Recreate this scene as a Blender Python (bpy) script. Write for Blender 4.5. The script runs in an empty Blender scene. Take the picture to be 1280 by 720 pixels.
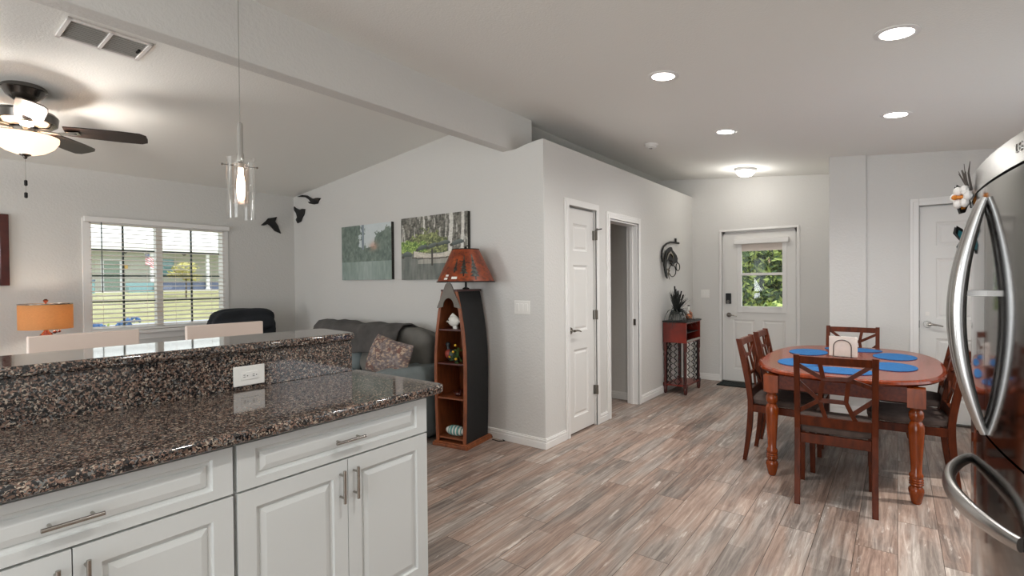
import bpy, bmesh, math, random
import numpy as np
from mathutils import Vector, Matrix
random.seed(7)
SC = bpy.context.scene
COL = SC.collection
R = math.radians
PI = math.pi

# ------------------------------------------------------------------ camera
H = 1.40
yaw, pit, rol = R(37.2616), R(-0.6605), R(-0.5248)
F = Vector((math.cos(yaw)*math.cos(pit), math.sin(yaw)*math.cos(pit), math.sin(pit)))
Rt = Vector((math.sin(yaw), -math.cos(yaw), 0))
Up = Rt.cross(F)
Rt2 = Rt*math.cos(rol) + Up*math.sin(rol)
Up2 = -Rt*math.sin(rol) + Up*math.cos(rol)
cd = bpy.data.cameras.new('camera')
cam = bpy.data.objects.new('camera', cd)
COL.objects.link(cam)
M = Matrix((Rt2, Up2, -F)).transposed().to_4x4()
M.translation = Vector((0, 0, H))
cam.matrix_world = M
cd.sensor_width = 36
cd.lens = 633.75/1280*36
cd.clip_start = 0.02
cd.clip_end = 400
SC.camera = cam

# ------------------------------------------------------------------ light, exposure
vs = SC.view_settings
vs.view_transform = 'Standard'
vs.look = 'None'
vs.gamma = 1
vs.use_curve_mapping = False
vs.exposure = 0.58
try:
    SC.cycles.use_denoising = True
    SC.cycles.max_bounces = 10
    SC.cycles.diffuse_bounces = 6
    SC.cycles.glossy_bounces = 4
    SC.cycles.transparent_max_bounces = 12
    SC.cycles.sample_clamp_indirect = 6
    SC.cycles.caustics_reflective = False
    SC.cycles.caustics_refractive = False
except Exception:
    pass
W = bpy.data.worlds.new('World')
SC.world = W
W.use_nodes = True
bg = W.node_tree.nodes['Background']
bg.inputs[0].default_value = (0.88, 0.94, 1.0, 1)
bg.inputs[1].default_value = 1.25
sd = bpy.data.lights.new('sun', 'SUN')
sd.energy = 1.8
sd.angle = R(3)
sd.color = (1, .96, .9)
sun = bpy.data.objects.new('sun', sd)
sun.rotation_euler = Vector((-0.25, 0.75, -1.0)).to_track_quat('-Z', 'Y').to_euler()
COL.objects.link(sun)

def area(name, loc, direction, sx, sy, power, color=(1, 1, 1), portal=False):
    d = bpy.data.lights.new(name, 'AREA')
    d.shape = 'RECTANGLE'
    d.size, d.size_y, d.energy, d.color = sx, sy, power, color
    d.cycles.is_portal = portal
    o = bpy.data.objects.new(name, d)
    o.location = loc
    o.rotation_euler = Vector(direction).to_track_quat('-Z', 'Z').to_euler()
    COL.objects.link(o)
    return o
# added area lamps: fill behind the camera and light from an unseen right-hand window
area('added_rear_fill', (-2.94, 0.5, 1.1), (1, 0, 0), 2.9, 2.1, 50, (0.93, .98, 1.0))  # broad fill lamp added behind the camera
area('added_living_fill', (-2.94, 4.4, 1.45), (1, -.6, .1), 1.9, 1.3, 55, (.95, .98, 1.0))  # lamp added to brighten the living room walls
area('dining_window_daylight', (4.1, -1.24, 1.45), (0, 1, -.7), 1.8, 1.25, 4, (.95, .98, 1.0))
area('window_portal', (2.04, 6.33, 1.48), (0, -1, 0), 1.25, 1.08, 1, portal=True)

# ------------------------------------------------------------------ materials
MT = {}
def lin(c):
    return tuple(((v/255)/12.92 if v/255 <= .04045 else ((v/255+.055)/1.055)**2.4) for v in c)
def new_mat(name):
    m = bpy.data.materials.new(name)
    m.use_nodes = True
    MT[name] = m
    return m, m.node_tree.nodes, m.node_tree.links, m.node_tree.nodes['Principled BSDF']
def mat(name, rgb, rough=.5, metal=0, bump=0, bscale=60, vary=0, vscale=8, spec=.5, coat=0, stretch=None, **kw):
    m, n, l, p = new_mat(name)
    c = lin(rgb)
    p.inputs['Base Color'].default_value = (*c, 1)
    p.inputs['Roughness'].default_value = rough
    p.inputs['Metallic'].default_value = metal
    p.inputs['Specular IOR Level'].default_value = spec
    p.inputs['Coat Weight'].default_value = coat
    p.inputs['Coat Roughness'].default_value = .08
    for k, v in kw.items():
        p.inputs[k].default_value = v
    if vary or bump:
        tc = n.new('ShaderNodeTexCoord')
        mp = n.new('ShaderNodeMapping')
        if stretch: mp.inputs['Scale'].default_value = stretch
        l.new(tc.outputs['Object'], mp.inputs[0])
    if vary:
        nz = n.new('ShaderNodeTexNoise')
        nz.inputs['Scale'].default_value = vscale
        nz.inputs['Detail'].default_value = 5
        l.new(mp.outputs[0], nz.inputs[0])
        cr = n.new('ShaderNodeValToRGB')
        cr.color_ramp.elements[0].position = .3
        cr.color_ramp.elements[1].position = .7
        cr.color_ramp.elements[0].color = (*[v*(1-vary) for v in c], 1)
        cr.color_ramp.elements[1].color = (*[min(1, v*(1+vary)) for v in c], 1)
        l.new(nz.outputs[0], cr.inputs[0])
        l.new(cr.outputs[0], p.inputs['Base Color'])
    if bump:
        nb = n.new('ShaderNodeTexNoise')
        nb.inputs['Scale'].default_value = bscale
        nb.inputs['Detail'].default_value = 3
        l.new(mp.outputs[0], nb.inputs[0])
        b = n.new('ShaderNodeBump')
        b.inputs['Strength'].default_value = bump
        b.inputs['Distance'].default_value = .01
        l.new(nb.outputs[0], b.inputs['Height'])
        l.new(b.outputs[0], p.inputs['Normal'])
    return m
def emis(name, rgb, strength, base=(255, 255, 255)):
    m, n, l, p = new_mat(name)
    p.inputs['Base Color'].default_value = (*lin(base), 1)
    p.inputs['Emission Color'].default_value = (*lin(rgb), 1)
    p.inputs['Emission Strength'].default_value = strength
    p.inputs['Roughness'].default_value = .4
    return m
def painted(name, rough=.5):
    m, n, l, p = new_mat(name)
    a = n.new('ShaderNodeAttribute')
    a.attribute_name = 'paint'
    l.new(a.outputs['Color'], p.inputs['Base Color'])
    p.inputs['Roughness'].default_value = rough
    return m

mat('wall', (214, 212, 208), .55, bump=.28, bscale=55, spec=.35)
mat('ceiling', (237, 236, 231), .85, bump=.2, bscale=90, spec=.2)
mat('trim', (232, 230, 227), .35, spec=.4)
mat('door_paint', (226, 224, 220), .35, spec=.4)
mat('cabinet_paint', (203, 205, 203), .33, spec=.45)
mat('cabinet_inside', (60, 58, 55), .7)
mat('plastic_white', (235, 233, 228), .35)
mat('slot_black', (20, 20, 20), .5)
mat('nickel', (170, 165, 158), .22, 1)
mat('chrome', (200, 200, 198), .1, 1)
mat('gunmetal', (120, 116, 112), .2, 1)
mat('dark_metal', (38, 36, 35), .4, .7)
mat('iron', (24, 23, 22), .5, .4)
mat('black', (14, 14, 14), .45)
mat('black_side', (13, 12, 12), .7, vary=.3, vscale=12, bump=.15, bscale=90)
mat('bird_black', (17, 16, 16), .6)
mat('hinge', (120, 114, 106), .3, 1)
mat('cherry', (98, 42, 22), .28, vary=.45, vscale=7, stretch=(1, 1, 6), coat=.5)
mat('cherry_x', (102, 38, 10), .34, vary=.35, vscale=6, stretch=(1, 8, 8), spec=.3)
mat('leg_wood', (126, 54, 12), .22, vary=.35, vscale=9, stretch=(3, 3, .7), coat=.15)
mat('table_wood', (122, 46, 15), .22, vary=.3, vscale=5, stretch=(1, 9, 1), coat=.1, spec=.4)
mat('chair_wood', (84, 34, 9), .38, vary=.4, vscale=8, stretch=(4, 4, 1), spec=.22)
mat('red_wood', (118, 32, 18), .3, vary=.4, vscale=6, coat=.4)
mat('dark_red_wood', (72, 22, 16), .35, vary=.3, vscale=9, coat=.4)
mat('pine_stain', (134, 74, 42), .45, vary=.3, vscale=9, stretch=(5, 5, 1))
mat('grey_wood', (112, 106, 98), .6, vary=.15, vscale=10)
mat('seat_fabric', (84, 70, 64), .95, vary=.25, vscale=14, bump=.3, bscale=300)
mat('placemat', (26, 98, 156), .9, bump=.6, bscale=350, vary=.2, vscale=60)
mat('napkin', (232, 224, 214), .9, vary=.04, vscale=30)
mat('sofa', (122, 131, 132), .95, vary=.12, vscale=9, bump=.25, bscale=260)
mat('sofa_back', (112, 110, 105), .95, vary=.12, vscale=9, bump=.25, bscale=260)
mat('sofa_throw', (82, 79, 77), .9, vary=.28, vscale=6, bump=.2, bscale=200)
mat('recliner', (34, 37, 42), .9, vary=.3, vscale=7, bump=.2, bscale=160)
mat('stool_paint', (226, 208, 196), .4)
mat('lamp_shade', (205, 130, 60), .9, vary=.12, vscale=30, stretch=(1, 1, 5))
mat('lamp_glass', (96, 34, 20), .15, coat=.5)
mat('blade_wood', (40, 27, 22), .35, vary=.2, vscale=10, coat=.15)
mat('porcelain', (232, 230, 222), .25, vary=.06, vscale=40)
mat('teal', (96, 156, 150), .3)
mat('duck_dark', (38, 44, 48), .4)
mat('duck_red', (150, 58, 44), .5)
mat('leaf_green', (74, 104, 46), .6, vary=.3, vscale=30)
mat('berry', (214, 168, 44), .4)
mat('cattail_leaf', (44, 47, 44), .7, vary=.4, vscale=30)
mat('cattail_head', (22, 20, 18), .9)
mat('stone_pot', (150, 148, 142), .8, vary=.2, vscale=40)
mat('orange_clay', (196, 116, 72), .5, vary=.2, vscale=20)
mat('butterfly_orange', (214, 130, 38), .5)
mat('butterfly_blue', (60, 140, 150), .4)
mat('petal', (240, 236, 232), .5)
mat('twig', (92, 84, 78), .7)
mat('mat_fibre', (22, 30, 28), .95, vary=.4, vscale=40, bump=.6, bscale=300)
mat('asphalt', (176, 178, 186), .9, vary=.06, vscale=3)
mat('lawn', (160, 156, 112), .95, vary=.2, vscale=1.4)
mat('house_wall', (184, 184, 166), .8)
mat('house_roof', (240, 240, 238), .6)
mat('house_white', (240, 240, 240), .6)
mat('house_door', (120, 142, 118), .6)
mat('house_blue', (82, 92, 116), .7)
mat('house_teal', (110, 150, 152), .7)
mat('flag_red', (196, 70, 84), .8)
mat('flag_white', (238, 230, 234), .8)
mat('bark', (86, 74, 60), .9, vary=.3, vscale=20)
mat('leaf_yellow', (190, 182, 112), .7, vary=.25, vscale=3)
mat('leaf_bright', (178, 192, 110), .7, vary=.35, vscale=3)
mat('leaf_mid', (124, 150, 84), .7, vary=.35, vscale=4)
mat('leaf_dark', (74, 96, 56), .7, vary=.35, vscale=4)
mat('hydrangea', (96, 134, 190), .7, vary=.2, vscale=20)
mat('blind', (226, 214, 204), .5, **{'Transmission Weight': 0.0})
mat('muntin', (74, 84, 84), .5)
mat('canvas_edge', (46, 44, 38), .8, vary=.5, vscale=60)
mat('sticker', (236, 232, 226), .6)
mat('grille', (176, 172, 166), .5)
mat('grille_frame', (226, 222, 218), .45)
mat('bottle', (26, 40, 26), .15)
painted('paint_print', .45)
painted('paint_shade', .4)
painted('paint_pillow', .85)
emis('can_glow', (255, 250, 242), 14)
emis('dome_glow', (255, 246, 232), 5)
emis('bowl_glow', (255, 214, 178), 1.15, (250, 226, 200))
emis('bulb_glow', (255, 232, 205), 7)

# stainless steel of the fridge
m, n, l, p = new_mat('steel_mirror')
p.inputs['Base Color'].default_value = (.17, .165, .16, 1)
p.inputs['Metallic'].default_value = 1
p.inputs['Roughness'].default_value = .09
m, n, l, p = new_mat('steel_brushed')
p.inputs['Base Color'].default_value = (.55, .54, .53, 1)
p.inputs['Metallic'].default_value = 1
p.inputs['Roughness'].default_value = .26

# clear glass: lets light through
def glass(name, tint=(1, 1, 1), refl=.08, edge=.5):
    m, n, l, p = new_mat(name)
    n.remove(p)
    out = n['Material Output']
    tr = n.new('ShaderNodeBsdfTransparent')
    tr.inputs[0].default_value = (*tint, 1)
    gl = n.new('ShaderNodeBsdfGlossy')
    gl.inputs['Roughness'].default_value = .02
    lw = n.new('ShaderNodeLayerWeight')
    lw.inputs[0].default_value = .25
    mr = n.new('ShaderNodeMapRange')
    mr.inputs['To Min'].default_value = refl
    mr.inputs['To Max'].default_value = edge
    l.new(lw.outputs['Facing'], mr.inputs[0])
    mx = n.new('ShaderNodeMixShader')
    l.new(mr.outputs[0], mx.inputs[0])
    l.new(tr.outputs[0], mx.inputs[1])
    l.new(gl.outputs[0], mx.inputs[2])
    l.new(mx.outputs[0], out.inputs[0])
    return m
glass('window_glass', (.96, .98, .97), .03, .3)
glass('clear_glass', (.985, .985, .98), .03, .55)
glass('frosted_glass', (1, .95, .92), .10, .6)

# translucent lampshade
def translucent(name, rgb, mixf=.5):
    m, n, l, p = new_mat(name)
    c = (*lin(rgb), 1)
    p.inputs['Base Color'].default_value = c
    p.inputs['Roughness'].default_value = .9
    tl = n.new('ShaderNodeBsdfTranslucent')
    tl.inputs[0].default_value = c
    tc = n.new('ShaderNodeTexCoord')
    mp = n.new('ShaderNodeMapping')
    mp.inputs['Scale'].default_value = (20, 20, 120)
    nz = n.new('ShaderNodeTexNoise')
    nz.inputs['Scale'].default_value = 3
    l.new(tc.outputs['Object'], mp.inputs[0])
    l.new(mp.outputs[0], nz.inputs[0])
    mc = n.new('ShaderNodeMixRGB')
    mc.inputs[1].default_value = (*[v*.8 for v in c[:3]], 1)
    mc.inputs[2].default_value = (*[min(1, v*1.15) for v in c[:3]], 1)
    l.new(nz.outputs[0], mc.inputs[0])
    l.new(mc.outputs[0], tl.inputs[0])
    l.new(mc.outputs[0], p.inputs['Base Color'])
    mx = n.new('ShaderNodeMixShader')
    mx.inputs[0].default_value = mixf
    l.new(p.outputs[0], mx.inputs[1])
    l.new(tl.outputs[0], mx.inputs[2])
    l.new(mx.outputs[0], n['Material Output'].inputs[0])
translucent('drum_shade', (206, 166, 120), .5)

# granite
m, n, l, p = new_mat('granite')
tc = n.new('ShaderNodeTexCoord')
v1 = n.new('ShaderNodeTexVoronoi'); v1.inputs['Scale'].default_value = 170
v2 = n.new('ShaderNodeTexVoronoi'); v2.inputs['Scale'].default_value = 260
ns = n.new('ShaderNodeTexNoise'); ns.inputs['Scale'].default_value = 80; ns.inputs['Detail'].default_value = 4
nmix = n.new('ShaderNodeMixRGB'); nmix.inputs[0].default_value = .02
l.new(tc.outputs['Object'], nmix.inputs[1])
l.new(tc.outputs['Object'], ns.inputs[0])
l.new(ns.outputs['Color'], nmix.inputs[2])
l.new(nmix.outputs[0], v1.inputs[0])
l.new(nmix.outputs[0], v2.inputs[0])
sep = n.new('ShaderNodeSeparateColor')
l.new(v1.outputs['Color'], sep.inputs[0])
cr = n.new('ShaderNodeValToRGB')
cr.color_ramp.interpolation = 'CONSTANT'
stops = [(0, (26, 27, 29)), (.22, (58, 57, 56)), (.34, (104, 84, 74)), (.54, (138, 112, 98)), (.70, (112, 112, 110)), (.82, (172, 158, 142)), (.93, (34, 34, 36))]
e = cr.color_ramp.elements
e[0].position, e[0].color = 0, (*lin(stops[0][1]), 1)
e[1].position, e[1].color = stops[1][0], (*lin(stops[1][1]), 1)
for pos, c in stops[2:]:
    q = e.new(pos); q.color = (*lin(c), 1)
l.new(sep.outputs[0], cr.inputs[0])
sep2 = n.new('ShaderNodeSeparateColor')
l.new(v2.outputs['Color'], sep2.inputs[0])
gt = n.new('ShaderNodeMath'); gt.operation = 'GREATER_THAN'; gt.inputs[1].default_value = .80
l.new(sep2.outputs[1], gt.inputs[0])
mx = n.new('ShaderNodeMixRGB')
mx.inputs[2].default_value = (*lin((28, 28, 30)), 1)
l.new(gt.outputs[0], mx.inputs[0])
l.new(cr.outputs[0], mx.inputs[1])
l.new(mx.outputs[0], p.inputs['Base Color'])
p.inputs['Roughness'].default_value = .07
p.inputs['Specular IOR Level'].default_value = .8

# plank floor, boards along X
m, n, l, p = new_mat('plank_floor')
tc = n.new('ShaderNodeTexCoord')
br = n.new('ShaderNodeTexBrick')
br.offset = .37
br.inputs['Scale'].default_value = 1
br.inputs['Brick Width'].default_value = 1.22
br.inputs['Row Height'].default_value = .18
br.inputs['Mortar Size'].default_value = .0016
br.inputs['Mortar Smooth'].default_value = .1
br.inputs['Color1'].default_value = (0, 0, 0, 1)
br.inputs['Color2'].default_value = (1, 1, 1, 1)
br.inputs['Mortar'].default_value = (.5, .5, .5, 1)
l.new(tc.outputs['Object'], br.inputs[0])
# a slower break of each board into shorter tone patches
br2 = n.new('ShaderNodeTexBrick')
br2.offset = .61
br2.inputs['Scale'].default_value = 1
br2.inputs['Brick Width'].default_value = .47
br2.inputs['Row Height'].default_value = .09
br2.inputs['Mortar Size'].default_value = 0
br2.inputs['Color1'].default_value = (0, 0, 0, 1)
br2.inputs['Color2'].default_value = (1, 1, 1, 1)
l.new(tc.outputs['Object'], br2.inputs[0])
mp = n.new('ShaderNodeMapping')
mp.inputs['Scale'].default_value = (1.6, 26, 1)
l.new(tc.outputs['Object'], mp.inputs[0])
off = n.new('ShaderNodeVectorMath'); off.operation = 'MULTIPLY_ADD'
off.inputs[1].default_value = (9, 9, 9)
l.new(br.outputs['Color'], off.inputs[0])
l.new(mp.outputs[0], off.inputs[2])
g1 = n.new('ShaderNodeTexNoise'); g1.inputs['Scale'].default_value = 1.6; g1.inputs['Detail'].default_value = 9; g1.inputs['Roughness'].default_value = .68; g1.inputs['Distortion'].default_value = .6
l.new(off.outputs[0], g1.inputs[0])
ad = n.new('ShaderNodeMath'); ad.operation = 'MULTIPLY_ADD'; ad.inputs[1].default_value = .26
l.new(br.outputs['Color'], ad.inputs[0])
g1m = n.new('ShaderNodeMath'); g1m.operation = 'MULTIPLY_ADD'; g1m.inputs[1].default_value = 1.5; g1m.inputs[2].default_value = -.47
l.new(g1.outputs[0], g1m.inputs[0])
l.new(g1m.outputs[0], ad.inputs[2])
ad2 = n.new('ShaderNodeMath'); ad2.operation = 'MULTIPLY_ADD'; ad2.inputs[1].default_value = .16
l.new(br2.outputs['Color'], ad2.inputs[0])
l.new(ad.outputs[0], ad2.inputs[2])
def ramp(stops_):
    r_ = n.new('ShaderNodeValToRGB'); e_ = r_.color_ramp.elements
    e_[0].position, e_[0].color = stops_[0][0], (*lin(stops_[0][1]), 1)
    e_[1].position, e_[1].color = stops_[-1][0], (*lin(stops_[-1][1]), 1)
    for pos_, c_ in stops_[1:-1]:
        e_.new(pos_).color = (*lin(c_), 1)
    l.new(ad2.outputs[0], r_.inputs[0])
    return r_
ra = ramp([(.08, (92, 76, 68)), (.3, (126, 105, 94)), (.5, (152, 130, 117)), (.7, (172, 151, 138)), (.92, (200, 185, 171))])
rb_ = ramp([(.08, (88, 82, 78)), (.3, (116, 106, 99)), (.5, (142, 131, 123)), (.7, (166, 156, 148)), (.92, (200, 192, 183))])
mph = n.new('ShaderNodeMapping'); mph.inputs['Scale'].default_value = (.8, 5, 1)
offh = n.new('ShaderNodeVectorMath'); offh.operation = 'MULTIPLY_ADD'; offh.inputs[1].default_value = (5, 5, 5)
l.new(tc.outputs['Object'], mph.inputs[0]); l.new(br.outputs['Color'], offh.inputs[0]); l.new(mph.outputs[0], offh.inputs[2])
gh_ = n.new('ShaderNodeTexNoise'); gh_.inputs['Scale'].default_value = 1.7; gh_.inputs['Detail'].default_value = 4
l.new(offh.outputs[0], gh_.inputs[0])
rh = n.new('ShaderNodeMapRange'); rh.inputs['From Min'].default_value = .42; rh.inputs['From Max'].default_value = .62
l.new(gh_.outputs[0], rh.inputs[0])
fr = n.new('ShaderNodeMixRGB')
l.new(rh.outputs[0], fr.inputs[0]); l.new(ra.outputs[0], fr.inputs[1]); l.new(rb_.outputs[0], fr.inputs[2])
# pale worn streaks and flecks
def streak(scale, det, lo, hi, src, col, amt, rgh=.7):
    m2 = n.new('ShaderNodeMapping'); m2.inputs['Scale'].default_value = scale
    o2 = n.new('ShaderNodeVectorMath'); o2.operation = 'MULTIPLY_ADD'; o2.inputs[1].default_value = (3, 3, 3)
    l.new(tc.outputs['Object'], m2.inputs[0]); l.new(br.outputs['Color'], o2.inputs[0]); l.new(m2.outputs[0], o2.inputs[2])
    g = n.new('ShaderNodeTexNoise'); g.inputs['Scale'].default_value = 1.3; g.inputs['Detail'].default_value = det; g.inputs['Roughness'].default_value = rgh
    l.new(o2.outputs[0], g.inputs[0])
    r_ = n.new('ShaderNodeMapRange'); r_.inputs['From Min'].default_value = lo; r_.inputs['From Max'].default_value = hi; r_.inputs['To Max'].default_value = amt
    l.new(g.outputs[0], r_.inputs[0])
    x_ = n.new('ShaderNodeMixRGB'); x_.inputs[2].default_value = (*lin(col), 1)
    l.new(r_.outputs[0], x_.inputs[0]); l.new(src, x_.inputs[1])
    return x_.outputs[0]
c1_ = streak((1.6, 11, 1), 7, .60, .70, fr.outputs[0], (214, 205, 196), .8)
c2_ = streak((9, 34, 1), 5, .66, .72, c1_, (222, 214, 204), .7)
c3_ = streak((7, 60, 1), 4, .68, .74, c2_, (70, 56, 48), .8)
class _O: pass
mw = _O(); mw.outputs = [c3_]
# dark gaps
md = n.new('ShaderNodeMixRGB'); md.inputs[2].default_value = (*lin((74, 62, 54)), 1)
l.new(br.outputs['Fac'], md.inputs[0]); l.new(mw.outputs[0], md.inputs[1])
l.new(md.outputs[0], p.inputs['Base Color'])
p.inputs['Roughness'].default_value = .42
p.inputs['Specular IOR Level'].default_value = .35
bm_ = n.new('ShaderNodeBump'); bm_.inputs['Strength'].default_value = .15; bm_.inputs['Distance'].default_value = .004
l.new(g1.outputs[0], bm_.inputs['Height']); l.new(bm_.outputs[0], p.inputs['Normal'])

# ------------------------------------------------------------------ mesh builder
class MB:
    def __init__(s):
        s.v, s.f, s.m, s.sm = [], [], [], []
        s.cur = 0
    def add(s, vs, fs, smooth=False):
        b = len(s.v)
        s.v += [tuple(q) for q in vs]
        for f in fs:
            s.f.append(tuple(b+i for i in f)); s.m.append(s.cur); s.sm.append(smooth)
        return s
    def box(s, x0, y0, z0, x1, y1, z1):
        return s.add([(x0,y0,z0),(x1,y0,z0),(x1,y1,z0),(x0,y1,z0),(x0,y0,z1),(x1,y0,z1),(x1,y1,z1),(x0,y1,z1)],
                     [(0,3,2,1),(4,5,6,7),(0,1,5,4),(1,2,6,5),(2,3,7,6),(3,0,4,7)])
    def hexa(s, p):   # 8 points, bottom 4 ccw then top 4
        return s.add(p, [(0,3,2,1),(4,5,6,7),(0,1,5,4),(1,2,6,5),(2,3,7,6),(3,0,4,7)])
    def prism(s, pts, axis, a, b):
        """2-D outline extruded along an axis; outline is in the two other axes (cyclic order xyz)"""
        def P(u, v, w):
            return {0: (w, u, v), 1: (u, w, v), 2: (u, v, w)}[axis]
        n = len(pts)
        vs = [P(u, v, a) for u, v in pts]+[P(u, v, b) for u, v in pts]
        return s.add(vs, [tuple(range(n-1, -1, -1)), tuple(range(n, 2*n))]+[(i, (i+1) % n, n+(i+1) % n, n+i) for i in range(n)])
    def tube(s, pts, rad, seg=10, cap=True, flat=1.0):
        pts = [Vector(q) for q in pts]
        n = len(pts)
        rs = rad if isinstance(rad, (list, tuple)) else [rad]*n
        vs = []
        up = None
        for i, q in enumerate(pts):
            t = (pts[min(i+1, n-1)]-pts[max(i-1, 0)])
            t = t.normalized() if t.length else Vector((0, 0, 1))
            if up is None:
                up = Vector((0, 0, 1)) if abs(t.z) < .9 else Vector((1, 0, 0))
            a = (up-t*up.dot(t))
            a = a.normalized() if a.length > 1e-6 else t.orthogonal().normalized()
            up = a
            b = t.cross(a)
            for k in range(seg):
                w = 2*PI*k/seg
                vs.append(q+a*math.cos(w)*rs[i]*flat+b*math.sin(w)*rs[i])
        fs = []
        for i in range(n-1):
            for k in range(seg):
                fs.append((i*seg+k, i*seg+(k+1) % seg, (i+1)*seg+(k+1) % seg, (i+1)*seg+k))
        s.add(vs, fs, True)
        if cap:
            b = len(s.v)-n*seg
            s.f.append(tuple(b+k for k in range(seg-1, -1, -1))); s.m.append(s.cur); s.sm.append(False)
            s.f.append(tuple(b+(n-1)*seg+k for k in range(seg))); s.m.append(s.cur); s.sm.append(False)
        return s
    def bar(s, a, b, w, t, up=(0, 0, 1)):
        """rectangular bar; w across, t along up"""
        a, b, up = Vector(a), Vector(b), Vector(up)
        d = (b-a).normalized()
        up = (up-d*up.dot(d)).normalized()
        x = d.cross(up)
        p = []
        for q in (a, b):
            for sx, su in ((-1, -1), (1, -1), (1, 1), (-1, 1)):
                p.append(q+x*w/2*sx+up*t/2*su)
        return s.add(p, [(3,2,1,0),(4,5,6,7),(0,1,5,4),(1,2,6,5),(2,3,7,6),(3,0,4,7)])
    def lathe(s, prof, c=(0, 0, 0), seg=28, close=False, axis=2, scale=(1, 1)):
        vs, fs = [], []
        for r, z in prof:
            for k in range(seg):
                w = 2*PI*k/seg
                a, b = r*math.cos(w)*scale[0], r*math.sin(w)*scale[1]
                q = {2: (a, b, z), 0: (z, a, b), 1: (b, z, a)}[axis]
                vs.append((c[0]+q[0], c[1]+q[1], c[2]+q[2]))
        n = len(prof)
        for i in range(n-1):
            for k in range(seg):
                fs.append((i*seg+k, i*seg+(k+1) % seg, (i+1)*seg+(k+1) % seg, (i+1)*seg+k))
        s.add(vs, fs, True)
        b = len(s.v)-n*seg
        if prof[0][0] > 1e-5 and not close:
            s.f.append(tuple(b+k for k in range(seg-1, -1, -1))); s.m.append(s.cur); s.sm.append(False)
        if prof[-1][0] > 1e-5 and not close:
            s.f.append(tuple(b+(n-1)*seg+k for k in range(seg))); s.m.append(s.cur); s.sm.append(False)
        return s
    def ball(s, c, r, seg=14, rings=9):
        r = (r, r, r) if not isinstance(r, (list, tuple)) else r
        vs = []
        for i in range(rings+1):
            th = PI*i/rings
            for k in range(seg):
                w = 2*PI*k/seg
                vs.append((c[0]+r[0]*max(math.sin(th), .001)*math.cos(w), c[1]+r[1]*max(math.sin(th), .001)*math.sin(w), c[2]-r[2]*math.cos(th)))
        fs = [(i*seg+k, i*seg+(k+1) % seg, (i+1)*seg+(k+1) % seg, (i+1)*seg+k) for i in range(rings) for k in range(seg)]
        return s.add(vs, fs, True)
    def grid(s, fn, nu, nv, smooth=True, wrap=False):
        vs = [fn(i/nu, j/nv) for j in range(nv+1) for i in range(nu+1)]
        fs = [(j*(nu+1)+i, j*(nu+1)+i+1, (j+1)*(nu+1)+i+1, (j+1)*(nu+1)+i) for j in range(nv) for i in range(nu)]
        return s.add(vs, fs, smooth)
    def cushion(s, c, hx, hy, hz, n=4.0, N=10, rot=None, lump=0, seed=0):
        """soft rounded block"""
        rnd = random.Random(seed)
        ph = [rnd.uniform(0, 6) for _ in range(6)]
        rot = rot or Matrix.Identity(3)
        for ax in range(3):
            for sg in (-1, 1):
                def fn(u, v):
                    a, b = 2*u-1, 2*v-1
                    q = [0, 0, 0]
                    q[ax] = sg
                    q[(ax+1) % 3] = a*sg
                    q[(ax+2) % 3] = b
                    k = (abs(q[0])**n+abs(q[1])**n+abs(q[2])**n)**(1/n)
                    q = [t/k for t in q]
                    p = Vector((q[0]*hx, q[1]*hy, q[2]*hz))
                    if lump:
                        w = lump*(math.sin(q[0]*3+q[1]*4+ph[0])+math.sin(q[1]*7+q[2]*5+ph[1])+.5*math.sin(q[2]*11+q[1]*9+ph[2]))
                        p += Vector(q)*w
                    p = rot @ p
                    return (c[0]+p.x, c[1]+p.y, c[2]+p.z)
                s.grid(fn, N, N)
        return s
    def panel_face(s, T, w, h, rects, prof, t=.02):
        """slab w x h x t whose front (d=0) has moulded panels; T(u,v,d)->xyz, d>0 out of the front"""
        xs = sorted({0, w}|{a for r in rects for a in (r[0], r[2])})
        zs = sorted({0, h}|{a for r in rects for a in (r[1], r[3])})
        for i in range(len(xs)-1):
            for j in range(len(zs)-1):
                cx, cz = (xs[i]+xs[i+1])/2, (zs[j]+zs[j+1])/2
                if any(r[0] < cx < r[2] and r[1] < cz < r[3] for r in rects): continue
                s.add([T(xs[i], zs[j], 0), T(xs[i+1], zs[j], 0), T(xs[i+1], zs[j+1], 0), T(xs[i], zs[j+1], 0)], [(0, 1, 2, 3)])
        for r in rects:
            rings = []
            for ins, d in [(0, 0)]+prof:
                rings.append([T(r[0]+ins, r[1]+ins, d), T(r[2]-ins, r[1]+ins, d), T(r[2]-ins, r[3]-ins, d), T(r[0]+ins, r[3]-ins, d)])
            for a, b in zip(rings, rings[1:]):
                for k in range(4):
                    s.add([a[k], a[(k+1) % 4], b[(k+1) % 4], b[k]], [(0, 1, 2, 3)])
            s.add(rings[-1], [(0, 1, 2, 3)])
        c = [(0, 0), (w, 0), (w, h), (0, h)]
        for k in range(4):
            a, b = c[k], c[(k+1) % 4]
            s.add([T(*a, 0), T(*a, -t), T(*b, -t), T(*b, 0)], [(0, 1, 2, 3)])
        s.add([T(*q, -t) for q in reversed(c)], [(0, 1, 2, 3)])
        return s
    def build(s, name, mats, parent=None, bevel=0, seg=2, weld=False, loc=None, sub=0):
        me = bpy.data.meshes.new(name)
        me.from_pydata(s.v, [], s.f)
        if isinstance(mats, str): mats = [mats]
        for q in mats: me.materials.append(MT[q])
        me.polygons.foreach_set('material_index', s.m)
        me.polygons.foreach_set('use_smooth', s.sm)
        if weld:
            b = bmesh.new(); b.from_mesh(me)
            bmesh.ops.remove_doubles(b, verts=b.verts, dist=1e-5)
            bmesh.ops.recalc_face_normals(b, faces=b.faces)
            b.to_mesh(me); b.free()
        me.update()
        me.set_sharp_from_angle(angle=R(42))
        o = bpy.data.objects.new(name, me)
        COL.objects.link(o)
        if parent: o.parent = parent
        if loc: o.location = loc
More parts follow.
